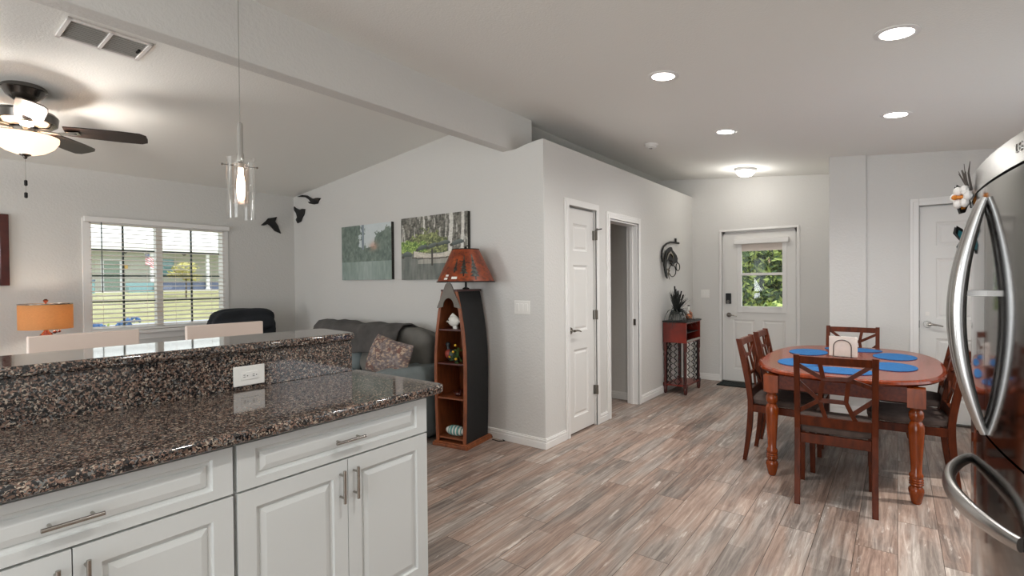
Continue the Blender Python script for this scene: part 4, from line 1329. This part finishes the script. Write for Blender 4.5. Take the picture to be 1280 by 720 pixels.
t = thing('wine_cabinet', 'narrow red wood stand cabinet with wire lattice below, by the partition', 'cabinet', (6.44, 2.185, 0))
hx, hy = .275, .145
mb = MB().box(-hx-.012, -hy-.012, .885, hx+.012, hy+.005, .903)
mb.build('top', 'black', t, bevel=.004)
mb = MB().box(-hx, -hy+.0, .635, -hx+.016, hy, .885).box(hx-.016, -hy, .635, hx, hy, .885).box(-hx+.016, hy-.012, .635, hx-.016, hy, .885).box(-hx+.016, -hy, .635, hx-.016, hy-.012, .650).box(-hx+.016, -hy, .872, hx-.016, hy-.012, .885)
mb.build('upper_box', 'red_wood', t, bevel=.002)
MB().box(-hx+.016, -hy+.02, .75, hx-.016, hy-.012, .757).build('bottle_shelf', 'black', t)
MB().box(-hx+.02, -hy-.002, .648, hx-.02, -hy+.012, .672).build('silver_rail', 'nickel', t)
mb = MB()
for k in range(5):
    x = -hx+.07+k*.1
    mb.tube([(x, -hy+.01, .862), (x, hy-.03, .862)], .003, 6)
mb.build('glass_rack', 'nickel', t)
for sx in (-1, 1):
    for sy in (-1, 1):
        mb = MB().lathe([(.012, 0), (.021, .02), (.023, .07), (.019, .085), (.019, .10)], (sx*(hx-.02), sy*(hy-.02), 0), 16)
        mb.lathe([(.014, .13), (.019, .17), (.015, .21), (.018, .36), (.014, .46), (.022, .49), (.014, .51), (.022, .54), (.022, .635)], (sx*(hx-.02), sy*(hy-.02), 0), 16)
        mb.box(sx*(hx-.02)-.021, sy*(hy-.02)-.021, .085, sx*(hx-.02)+.021, sy*(hy-.02)+.021, .135)
        mb.build('leg', 'dark_red_wood', t)
MB().box(-hx+.01, -hy+.01, .10, hx-.01, hy-.01, .118).build('lower_shelf', 'red_wood', t)
def lattice(parent, T5, w, h):
    mb = MB()
    nx = max(2, round(w/.055)); nz = 7
    dx = w/nx; dz = h/nz
    for i in range(nx+1):
        pts = []
        for j in range(nz*4+1):
            off_ = (.25 if i % 2 else -.25)*math.cos(PI*j/2)*1.0
            x = min(w, max(0, i*dx+dx*off_*1.4)) if 0 < i < nx else i*dx
            pts.append(T5(x, h*j/(nz*4)))
        mb.tube(pts, .0055, 5, cap=False)
    return mb.build('wire_lattice', 'iron', parent)
for sx in (-1, 1):
    lattice(t, lambda x, z, sx=sx: (sx*(hx-.02), -hy+.04+x, .12+z), 2*hy-.08, .51)
lattice(t, lambda x, z: (-hx+.04+x, hy-.02, .12+z), .16, .51)
lattice(t, lambda x, z: (hx-.20+x, -hy+.02, .12+z), .16, .51)
# cattail plant
t = thing('cattail_plant', 'grey potted cattail grass on top of the wine cabinet', 'potted plant', (6.30, 2.21, .904))
MB().box(-.07, -.055, 0, .07, .045, .075).build('pot', 'stone_pot', t, bevel=.008)
rnd = random.Random(11)
ml = MB()
for k in range(260):
    a = rnd.uniform(0, 2*PI); ln = rnd.uniform(.18, .36); sp = rnd.uniform(.15, 1.0)
    if math.sin(a) > .2: sp *= .3
    pts = []
    for j in range(6):
        f_2 = j/5
        r = ln*sp*f_2
        z = .07+ln*(1.0-sp*.35)*f_2-ln*sp*.95*f_2**2.5*(1.2 if sp > .6 else .4)
        pts.append((r*math.cos(a), min(r*math.sin(a), .12), max(z, -.12) if r > .13 else max(z, .01)))
    for j in range(5):
        p0, p1 = Vector(pts[j]), Vector(pts[j+1])
        w0, w1 = .012*(1-j/5.5), .012*(1-(j+1)/5.5)+.0005
        sd_ = Vector((-math.sin(a), math.cos(a), 0))
        ml.add([p0-sd_*w0, p0+sd_*w0, p1+sd_*w1, p1-sd_*w1], [(0, 1, 2, 3)])
ml.build('leaves', 'cattail_leaf', t)
for a, tl_, ln in ((200, .28, .30), (150, .08, .36), (40, .16, .32), (10, .36, .32), (-10, .48, .33), (-20, .62, .30), (-40, .3, .26), (230, .12, .25)):
    d = Vector((math.sin(tl_)*math.cos(R(a)), math.sin(tl_)*math.sin(R(a))*.6, math.cos(tl_))).normalized()
    p0 = Vector((0, 0, .07)); p1 = p0+d*ln
    MB().tube([p0, p1], .002, 5).build('stem', 'cattail_leaf', t)
    MB().tube([p1-d*.09, p1-d*.085, p1-d*.005, p1], [.004, .009, .009, .003], 9).build('cattail_head', 'cattail_head', t)
# figurine
t = thing('clay_figurine', 'small orange clay figurine with bird beside the cattail plant', 'figurine', (6.575, 2.15, .904))
MB().ball((0, 0, .035), (.05, .035, .036)).ball((.02, 0, .085), (.028, .026, .03)).build('body', 'orange_clay', t)
MB().ball((.09, -.01, .045), (.032, .012, .040)).tube([(.05, 0, .02), (.09, -.01, .02)], .01, 8).build('shell', 'orange_clay', t)
MB().tube([(-.02, 0, .07), (-.0, 0, .12), (.01, 0, .14)], [.02, .016, .012], 8).ball((.014, 0, .148), .018).build('white_bird', 'porcelain', t)
MB().ball((.02, 0, .172), (.026, .016, .008)).ball((.036, 0, .098), (.02, .014, .014)).build('cap', 'black', t)
MB().box(-.02, -.09, .0, .18, -.02, .006).build('tray', 'nickel', t)

# door mat
tag(MB().box(7.03, 1.15, 0.0005, 7.30, 1.93, .014).build('door_mat', 'mat_fibre', bevel=.004), 'black fibre door mat in front of the entry door', 'door mat')

# ------------------------------------------------------------------ dining table
TX, TY = 4.81, .313
t = thing('dining_table', 'long cherry dining table with rounded ends and turned legs', 'table', (TX, TY, 0))
def outline(hx_, hy_, n=64, p=2.9):
    o = []
    for k in range(n):
        a = 2*PI*k/n
        c, s_ = math.cos(a), math.sin(a)
        o.append((hx_*abs(c)**(2/p)*(1 if c > 0 else -1), hy_*abs(s_)**(2/p)*(1 if s_ > 0 else -1)))
    return o
mb = MB()
lv = [(.885, .55, .722), (.915, .575, .728), (.93, .59, .742), (.925, .585, .756), (.905, .565, .764)]
rings = [[(x, y, z) for x, y in outline(a, b)] for a, b, z in lv]
n_ = 64
mb.add([q for r_ in rings for q in r_], [tuple(range(n_-1, -1, -1)), tuple((len(lv)-1)*n_+k for k in range(n_))])
mb.add([q for r_ in rings for q in r_], [(i*n_+k, i*n_+(k+1) % n_, (i+1)*n_+(k+1) % n_, (i+1)*n_+k) for i in range(len(lv)-1) for k in range(n_)], True)
mb.build('tabletop', 'table_wood', t)
lx, ly = .80, .405
mb = MB()
for s_ in (-1, 1):
    mb.box(-lx+.045, s_*ly-.012+(-s_*.0), .625, lx-.045, s_*ly+.012, .722)
    mb.box(s_*lx-.012, -ly+.045, .625, s_*lx+.012, ly-.045, .722)
mb.build('apron', 'cherry_x', t, bevel=.002)
LP = [(.020, 0), (.026, .008), (.033, .04), (.040, .075), (.040, .095), (.030, .110), (.034, .118), (.038, .124), (.034, .131), (.038, .138), (.034, .146), (.038, .153), (.033, .161), (.037, .172), (.036, .185), (.028, .198),
      (.030, .25), (.037, .36), (.042, .45), (.042, .485), (.034, .505), (.027, .515), (.034, .525), (.040, .545), (.038, .57), (.028, .585), (.037, .592), (.037, .60), (.030, .604)]
for sx in (-1, 1):
    for sy in (-1, 1):
        mb = MB().lathe(LP, (sx*lx, sy*ly, 0), 24)
        mb.box(sx*lx-.046, sy*ly-.046, .602, sx*lx+.046, sy*ly+.046, .722)
        mb.build('leg', 'leg_wood', t)

TOP = .7645
mats_ = [(4.42, .60, 0, 'blue oval placemat on the left side of the table, nearer one'),
         (5.08, .62, 0, 'blue oval placemat on the left side of the table, farther one'),
         (4.55, .03, 0, 'blue oval placemat on the right side of the table, nearer one'),
         (5.14, .02, 0, 'blue oval placemat on the right side of the table, farther one'),
         (4.16, .32, 90, 'blue oval placemat at the near end behind the closest chair'),
         (5.46, .32, 90, 'blue oval placemat at the far end behind the napkins')]
first = None
for x, y, a, lab in mats_:
    if first is None:
        mb = MB()
        o_ = [(.215*math.cos(2*PI*k/40), .145*math.sin(2*PI*k/40)) for k in range(40)]
        mb.prism(o_, 2, 0, .005)
        first = mb.build('placemat', 'placemat', bevel=.0015)
        o = first
    else:
        o = first.copy(); COL.objects.link(o)
    o.location = (x, y, TOP); o.rotation_euler = (0, 0, R(a))
    tag(o, lab, 'placemat', 'blue placemats on the dining table')

t = thing('napkin_holder', 'wire arch napkin holder standing at the table centre', 'napkin holder', (4.93, .355, TOP), R(-8))
for sx in (-1, 1):
    pts = [(sx*.028, -.062, .004), (sx*.028, -.062, .085)]+[(sx*.028, .062*math.cos(PI-PI*k/12)*1.0, .085+.055*math.sin(PI*k/12)) for k in range(1, 12)]+[(sx*.028, .062, .085), (sx*.028, .062, .004)]
    MB().tube(pts, .0035, 8).build('wire_arch', 'nickel' if 0 else 'gunmetal', t)
MB().box(-.03, -.066, 0, .03, .066, .005).build('base', 'gunmetal', t)
t = thing('napkin_stack', 'stack of white paper napkins upright in the holder', 'napkins', (4.93, .355, TOP+.0055), R(-8))
rnd = random.Random(2)
for k in range(7):
    x = -.021+.0065*k; dy = rnd.uniform(-.006, .006); dz = rnd.uniform(0, .008)
    MB().box(x, -.095+dy, 0, x+.005, .09+dy, .155+dz).build('napkin', 'napkin', t, bevel=.0015)

# ------------------------------------------------------------------ dining chairs
def make_chair(label):
    t = thing('dining_chair', label, 'chair', (0, 0, 0), 0, 'dark wood lattice-back chairs around the dining table')
    HB = .94
    def bx(z):      # back plane x as function of height (reclines above the seat, kicks back below)
        if z > .46: return -.085*((z-.46)/.48)**1.25
        return -.045*((.46-z)/.46)**1.8
    W_ = .215
    for s_ in (-1, 1):
        mb = MB()
        zz = [HB*k/14 for k in range(15)]
        for a, b in zip(zz, zz[1:]):
            def q(z):
                tk = .020 if z > .3 else .014+.006*z/.3
                return bx(z)-tk, bx(z)+tk
            (a0, a1), (b0, b1) = q(a), q(b)
            y0, y1 = sorted((s_*W_, s_*(W_-.032)))
            mb.hexa([(a0, y0, a), (a1, y0, a), (a1, y1, a), (a0, y1, a), (b0, y0, b), (b1, y0, b), (b1, y1, b), (b0, y1, b)])
        lg = mb.build('back_leg', 'chair_wood', t, weld=True, bevel=.002)
        MB().tube([(bx(0), s_*(W_-.016), -.0), (bx(0), s_*(W_-.016), .004)], .012, 10).build('foot_pad', 'plastic_white', lg)
        mb = MB().hexa([(.40, s_*(W_-.018)-.014, 0), (.43, s_*(W_-.018)-.014, 0), (.43, s_*(W_-.018)+.014, 0), (.40, s_*(W_-.018)+.014, 0),
                        (.39, s_*(W_-.018)-.019, .43), (.43, s_*(W_-.018)-.019, .43), (.43, s_*(W_-.018)+.019, .43), (.39, s_*(W_-.018)+.019, .43)])
        lg = mb.build('front_leg', 'chair_wood', t, bevel=.002)
        MB().tube([(.415, s_*(W_-.018), -.0), (.415, s_*(W_-.018), .004)], .012, 10).build('foot_pad', 'plastic_white', lg)
    mb = MB().box(.0, -W_+.004, .385, .42, -W_+.026, .44).box(.0, W_-.026, .385, .42, W_-.004, .44).box(.405, -W_+.03, .385, .427, W_-.03, .44).box(-.012, -W_+.032, .425-.045, .012, W_-.032, .440)
    mb.build('seat_frame', 'chair_wood', t, bevel=.002)
    MB().cushion((.215, 0, .468), .225, W_+.005, .030, 5, 12).build('seat', 'seat_fabric', t)
    def rail(z0, z1, curve, nm, th=.012):
        mb = MB(); N_ = 8
        for k in range(N_):
            ya, yb = -(W_-.03)+2*(W_-.03)*k/N_, -(W_-.03)+2*(W_-.03)*(k+1)/N_
            ca, cb = [-curve*(1-(y/(W_-.03))**2) for y in (ya, yb)]
            mb.hexa([(bx(z0)+ca-th, ya, z0), (bx(z0)+ca+th, ya, z0), (bx(z0)+cb+th, yb, z0), (bx(z0)+cb-th, yb, z0),
                     (bx(z1)+ca-th, ya, z1), (bx(z1)+ca+th, ya, z1), (bx(z1)+cb+th, yb, z1), (bx(z1)+cb-th, yb, z1)])
        return mb.build(nm, 'chair_wood', t, weld=True)
    rail(.885, .932, .012, 'top_rail')
    rail(.492, .550, .006, 'bottom_rail')
    # cracked-ice lattice; u left->right seen from behind, v from the top
    def Q(u, v):
        z = .890-.345*v
        y = (W_-.032)-(2*(W_-.032))*u
        return Vector((bx(z)-.008*(1-(2*u-1)**2), y, z))
    A, B, C_, D, E_ = (.29, -.03), (.34, .27), (.69, .25), (.28, .67), (.655, .67)
    segs = [(A, B), ((-.02, .05), B), (B, C_), (B, D), (C_, E_), (D, E_), ((-.02, .36), D), ((-.02, .90), D), (D, (.38, 1.03)), (E_, (.80, 1.03)),
            (C_, (.98, .0)), (C_, (1.02, .38)), ((.755, .86), (1.02, .60))]
    mb = MB()
    for i, (a, b) in enumerate(segs):
        pa, pb = Q(*a), Q(*b)
        mb.bar(pa, pb, .024, .014+.0006*(i % 3), (1, 0, 0))
    mb.build('lattice', 'chair_wood', t)
    return t
chairs = [((3.645, .305), 4, 'dining chair nearest the camera, back toward us at the table end'),
          ((4.43, .905), -90, 'dining chair on the left side of the table, nearer one'),
          ((5.07, .915), -90, 'dining chair on the left side of the table, behind its neighbour'),
          ((4.44, -.262), 93, 'dining chair on the right side of the table, nearer one'),
          ((5.08, -.27), 90, 'dining chair on the right side of the table, behind its neighbour'),
          ((5.83, .35), 180, 'dining chair at the far end of the table by the column')]
first = None
for (x, y), a, lab in chairs:
    if first is None:
        first = make_chair(lab); first.location = (x, y, 0); first.rotation_euler = (0, 0, R(a))
    else:
        dup(first, (x, y, 0), R(a), lab)

# ------------------------------------------------------------------ refrigerator
t = thing('refrigerator', 'stainless steel french door refrigerator with bowed handles', 'refrigerator', (2.10, -.211, 0), R(2.35))
bow = lambda u: -.027*(u/.455)**2
def skin(u0, u1, z0, z1, name, mt, th=.06, n=16, off_=0):
    mb = MB()
    fr_, bk = [], []
    for k in range(n+1):
        u_ = u0+(u1-u0)*k/n
        fr_.append((u_, bow(u_)+off_)); bk.append((u_, -.075))
    mb.prism([p_ for p_ in fr_]+bk[::-1], 2, z0, z1)
    for i, f in enumerate(mb.f):
        if len(f) == 4: mb.sm[i] = True
    o = mb.build(name, mt, t)
    return o
MB().box(-.455, -.75, .02, .455, -.078, 1.745).build('cabinet_body', 'dark_metal', t)
dN = skin(-.455, -.002, .929, 1.676, 'door', 'steel_mirror')
dF = skin(.002, .455, .929, 1.676, 'door', 'steel_mirror')
dr = skin(-.455, .455, .06, .921, 'freezer_drawer', 'steel_mirror', n=28)
fc = skin(-.455, .455, 1.684, 1.757, 'top_fascia', 'steel_brushed', n=28)
MB().box(-.44, -.74, 0, .44, -.10, .055).build('kick_grille', 'black', t)
def vhandle(u_, s_, parent):
    pts, rs = [], []
    z0, z1 = .930, 1.640
    for k in range(25):
        f_2 = k/24
        pts.append((u_+s_*.0, bow(u_)+.004+.062*math.sin(PI*f_2)**.9, z0+(z1-z0)*f_2))
        rs.append(.011+.010*math.sin(PI*f_2))
    mb = MB().tube(pts, rs, 14, flat=1.0)
    return mb.build('door_handle', 'steel_brushed', parent)
h1 = vhandle(-.03, -1, dN); h2 = vhandle(.03, 1, dF)
for h_, u_ in ((h1, -.03), (h2, .03)):
    MB().box(u_-.006, bow(u_), 1.345, u_+.006, .055, 1.362).build('handle_bracket', 'gunmetal', h_)
pts, rs = [], []
for k in range(29):
    f_2 = k/28; u_ = -.37+.74*f_2
    pts.append((u_, bow(u_)+.004+.075*math.sin(PI*f_2)**.8, .745)); rs.append(.011+.007*math.sin(PI*f_2))
MB().tube(pts, rs, 14, flat=1.7).build('drawer_handle', 'steel_brushed', dr)
# raised brand letters on the fascia
def letters(txt, size, parent, T6, mt):
    for i, ch in enumerate(txt):
        c = bpy.data.curves.new('brand_letter', 'FONT')
        c.body = ch; c.size = size; c.extrude = .0008; c.align_x = 'CENTER'; c.align_y = 'CENTER'
        tmp = bpy.data.objects.new('tmp', c)
        COL.objects.link(tmp)
        bpy.context.view_layer.update()
        me = bpy.data.meshes.new_from_object(tmp.evaluated_get(bpy.context.evaluated_depsgraph_get()))
        bpy.data.objects.remove(tmp)
        me.materials.clear(); me.materials.append(MT[mt])
        o = bpy.data.objects.new('brand_letter', me)
        COL.objects.link(o); o.parent = parent
        o.matrix_local = T6 @ Matrix.Translation(((i-(len(txt)-1)/2)*size*.72, 0, 0))
ul = -.335
lm = Matrix.Translation((ul, bow(ul)+.001, 1.722)) @ Matrix.Rotation(-2*.027*ul/.455**2, 4, 'Z') @ Matrix.Rotation(PI, 4, 'Z') @ Matrix.Rotation(PI/2, 4, 'X')
letters('LG', .034, fc, lm, 'chrome')
def fridge_pt(u_, v_, z):
    c, s_ = math.cos(R(2.35)), math.sin(R(2.35))
    return (2.10+u_*c-v_*s_, -.211+u_*s_+v_*c, z)
def butterfly(loc, size, mt, label, rz):
    t = thing('butterfly_magnet', label, 'magnet', loc, rz)
    MB().tube([(0, 0, -size*.5), (0, .004, size*.5)], [.002, .003], 6).tube([(0, .004, size*.45), (.01, .012, size*.8)], .0008, 4).tube([(0, .004, size*.45), (-.01, .012, size*.8)], .0008, 4).build('body', 'black', t)
    for s_ in (-1, 1):
        pts = [(0, .1), (.45, .75), (.85, .95), (.95, .55), (.55, .05), (.75, -.3), (.6, -.8), (.25, -.75), (0, -.2)]
        mb = MB()
        out = [(s_*x_*size*.55, .004+x_*size*.75, y_*size) for x_, y_ in pts]
        out2 = [(x_-s_*.002, y_+.0, z_) for x_, y_, z_ in out]
        n2_ = len(out)
        mb.add(out+out2, [tuple(range(n2_)), tuple(range(2*n2_-1, n2_-1, -1))]+[(i, (i+1) % n2_, n2_+(i+1) % n2_, n2_+i) for i in range(n2_)])
        mb.build('wing', 'black', t)
        inn = [(s_*(x_*.72+.12)*size*.55+s_*.0012, .004+(x_*.72+.1)*size*.75, y_*size*.72) for x_, y_ in pts]
        inn2 = [(x_-s_*.0036, y_, z_) for x_, y_, z_ in inn]
        MB().add(inn, [tuple(range(n2_))]).add(inn2, [tuple(range(n2_))]).build('wing_colour', mt, t)
    return t
butterfly(fridge_pt(.42, bow(.42)+.002, 1.688), .060, 'butterfly_orange', 'orange and black butterfly magnet at the top of the fridge door', R(2))
butterfly(fridge_pt(.40, bow(.40)+.002, 1.535), .060, 'butterfly_blue', 'black and blue butterfly magnet halfway up the fridge handle', R(2))
t = thing('flower_magnet', 'white flower and grey twig magnet at the fridge top', 'magnet', fridge_pt(.24, bow(.24)+.003, 1.70), R(0))
mb = MB()
for k in range(6):
    a = 2*PI*k/6
    mb.ball((.026*math.cos(a), .030+.016*math.cos(a), .024*math.sin(a)-.02), (.017, .014, .017), 8, 6)
mb.build('petals', 'petal', t)
MB().ball((0, .048, -.02), .009, 8, 6).tube([(0, 0, -.02), (0, .045, -.02)], .006, 6).build('flower_centre', 'butterfly_orange', t)
rnd = random.Random(8)
mb = MB()
for k in range(9):
    x = rnd.uniform(-.03, .03); d = rnd.uniform(.01, .03)
    mb.tube([(0, .01, 0), (x*.5, .012+d*.5, .035), (x, .01+d, .055+rnd.uniform(0, .035))], [.003, .002, .0008], 5)
mb.tube([(0, .004, .0), (0.0, .012, .06), (0, .008, .10)], [.004, .003, .001], 6)
mb.build('twigs', 'twig', t)

# ------------------------------------------------------------------ outside
o = MB().box(-30, YW+.3, -.5, 60, 18, -.30).build('ground_yard', 'lawn'); struct(o, 'grass outside the window', 'lawn')
o = MB().box(-30, 18, -.5, 60, 27, -.29).build('ground_road', 'asphalt'); struct(o, 'pale grey road outside the window', 'road')
mb = MB().hexa([(-30, 27, -.5), (60, 27, -.5), (60, 60, -.5), (-30, 60, -.5), (-30, 27, -.28), (60, 27, -.28), (60, 60, 1.02+1.2), (-30, 60, 1.02+1.2)])
mb = MB().prism([(27, -.5), (70, -.5), (70, 1.0), (37.5, 1.0), (27, -.28)], 0, -30, 60)
struct(mb.build('ground_front_lawn', 'lawn'), 'yellow green lawn across the road', 'lawn')
struct(MB().box(XF+.16, -8, -.5, 40, YW+8, -.08).build('ground_side', 'lawn'), 'ground outside the entry door', 'ground')
# neighbour house
t = thing('neighbour_house', 'pale green one-storey house with white porch columns across the road', 'house', (12, 38, 1.0))
MB().box(-14, 2.6, 0, 14, 9, 2.9).build('wall', 'house_wall', t)
MB().prism([(-.3, 2.62), (3.5, 2.75), (10, 2.75), (10, 3.1), (3, 5.2), (-.3, 3.0)], 0, -15, 15).build('roof', 'house_roof', t)
MB().box(-14, 0, -.3, 14, 2.6, .05).build('porch_floor', 'house_white', t)
dx0, dx1 = 9.55-12, 10.36-12
MB().box(dx0-.15+.5, 2.5, 0, dx1+.15+.5, 2.6, 2.12).build('door_frame', 'house_white', t)
MB().box(dx0+.5, 2.45, .05, dx1+.5, 2.55, 2.0).build('front_door', 'house_door', t)
for x in (-5.4, -.05, 3.25, 7.2):
    MB().lathe([(.17, 0), (.17, .12), (.12, .16), (.11, 2.5), (.16, 2.55), (.16, 2.64)], (x, .15, 0), 16).build('porch_column', 'house_white', t)
for x in (-1.3, 2.1):
    MB().lathe([(.18, 2.64), (.14, 2.52), (.06, 2.42)], (x+.1, 1.2, 0), 12).build('porch_light', 'gunmetal', t)
MB().box(-.85, 2.42, 1.5, -.70, 2.6, 1.8).build('wall_lantern', 'berry', t)
MB().box(.4, .3, .05, 7.0, .42, .62).build('porch_skirting', 'house_blue', t)
MB().box(.6, 2.5, 1.1, 2.0, 2.62, 2.2).build('window', 'house_teal', t)
t = thing('porch_bench', 'teal storage bench on the neighbour porch behind the flag', 'bench', (11.2, 37.6, .95))
mb = MB().box(-.75, -.3, 0, .75, .3, .12).box(-.75, .2, .12, .75, .3, .62).box(-.75, -.3, .12, -.68, .2, .45).box(.68, -.3, .12, .75, .2, .45)
mb.build('frame', 'house_teal', t, bevel=.02)
t = thing('garden_bin', 'small teal bin left of the neighbour door', 'bin', (8.55, 37.4, .95))
MB().box(-.25, -.2, 0, .25, .2, .75).build('body', 'house_teal', t, bevel=.03)
MB().box(-.27, -.22, .75, .27, .22, .82).build('lid', 'house_blue', t)
# flag
t = thing('porch_flag', 'red and white striped flag hanging from the neighbour porch column', 'flag', (11.85, 37.75, 3.0))
MB().tube([(.1, .1, -.25), (-.55, -.4, .45)], .02, 8).build('pole', 'house_white', t)
for k in range(9):
    mb = MB().grid(lambda a, b, k=k: (-.5+.75*a-.35*a*(k+b)/9*0-.9*a*.2, -.4+.3*a+.05*math.sin(a*9), .40-.62*a*.6-(k+b)*.075*(1-.2*a)), 8, 1)
    mb.build('stripe', 'flag_red' if k % 2 == 0 else 'flag_white', t)
MB().box(-.50, -.42, .15, -.28, -.405, .38).build('canton', 'house_blue', t)

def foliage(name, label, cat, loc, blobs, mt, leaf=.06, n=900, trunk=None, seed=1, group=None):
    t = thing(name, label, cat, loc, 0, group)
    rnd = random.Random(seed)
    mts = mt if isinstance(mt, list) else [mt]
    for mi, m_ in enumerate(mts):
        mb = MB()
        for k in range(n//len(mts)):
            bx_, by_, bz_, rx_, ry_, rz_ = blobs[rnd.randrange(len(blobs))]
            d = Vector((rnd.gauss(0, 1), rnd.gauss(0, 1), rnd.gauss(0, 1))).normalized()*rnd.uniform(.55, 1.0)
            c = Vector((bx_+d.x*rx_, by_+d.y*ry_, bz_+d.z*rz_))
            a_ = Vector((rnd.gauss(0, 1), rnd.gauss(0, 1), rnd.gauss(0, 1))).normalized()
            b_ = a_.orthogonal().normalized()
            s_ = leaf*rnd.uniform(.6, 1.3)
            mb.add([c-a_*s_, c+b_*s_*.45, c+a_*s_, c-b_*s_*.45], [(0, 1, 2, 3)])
        mb.build('foliage' if mi == 0 else 'foliage_second_tone', m_, t)  # second leaf colour, scattered at random through the same blobs
    if trunk:
        MB().tube(trunk[0], trunk[1], 7).build('trunk', 'bark', t)
    return t
foliage('young_tree', 'small yellow-leaved tree on the lawn across the road', 'tree', (12.3, 33.8, .55),
        [(0, 0, 1.9, .75, .6, .35), (-.3, 0, 1.5, .7, .5, .25), (.3, 0, 1.35, .6, .5, .25)], 'leaf_yellow', .10, 700, ([(0, 0, -.1), (.02, 0, .8), (0, 0, 1.8)], [.05, .04, .02]), 3)
# hydrangea just outside the window
t = foliage('hydrangea_bush', 'blue flowering hydrangea just outside the window corner', 'bush', (2.05, 8.2, -.3),
            [(0, 0, .75, .36, .3, .42), (-.2, 0, .5, .3, .3, .5)], ['leaf_bright', 'leaf_mid'], .06, 900, ([(0, 0, 0), (0, 0, .5)], [.03, .02]), 5)
rnd = random.Random(9)
for k, (hx_, hz_) in enumerate(((-.26, 1.10), (-.12, 1.16), (.02, 1.06), (.16, 1.17), (.26, 1.22), (-.2, .98))):
    mb = MB()
    for q in range(26):
        d = Vector((rnd.gauss(0, 1), rnd.gauss(0, 1), abs(rnd.gauss(0, 1))*.8)).normalized()*.075
        mb.ball((hx_+d.x, -.1+d.y, hz_+d.z*.8), .019, 6, 4)
    mb.build('flower_head', 'hydrangea', t)
# shrubs behind the entry door
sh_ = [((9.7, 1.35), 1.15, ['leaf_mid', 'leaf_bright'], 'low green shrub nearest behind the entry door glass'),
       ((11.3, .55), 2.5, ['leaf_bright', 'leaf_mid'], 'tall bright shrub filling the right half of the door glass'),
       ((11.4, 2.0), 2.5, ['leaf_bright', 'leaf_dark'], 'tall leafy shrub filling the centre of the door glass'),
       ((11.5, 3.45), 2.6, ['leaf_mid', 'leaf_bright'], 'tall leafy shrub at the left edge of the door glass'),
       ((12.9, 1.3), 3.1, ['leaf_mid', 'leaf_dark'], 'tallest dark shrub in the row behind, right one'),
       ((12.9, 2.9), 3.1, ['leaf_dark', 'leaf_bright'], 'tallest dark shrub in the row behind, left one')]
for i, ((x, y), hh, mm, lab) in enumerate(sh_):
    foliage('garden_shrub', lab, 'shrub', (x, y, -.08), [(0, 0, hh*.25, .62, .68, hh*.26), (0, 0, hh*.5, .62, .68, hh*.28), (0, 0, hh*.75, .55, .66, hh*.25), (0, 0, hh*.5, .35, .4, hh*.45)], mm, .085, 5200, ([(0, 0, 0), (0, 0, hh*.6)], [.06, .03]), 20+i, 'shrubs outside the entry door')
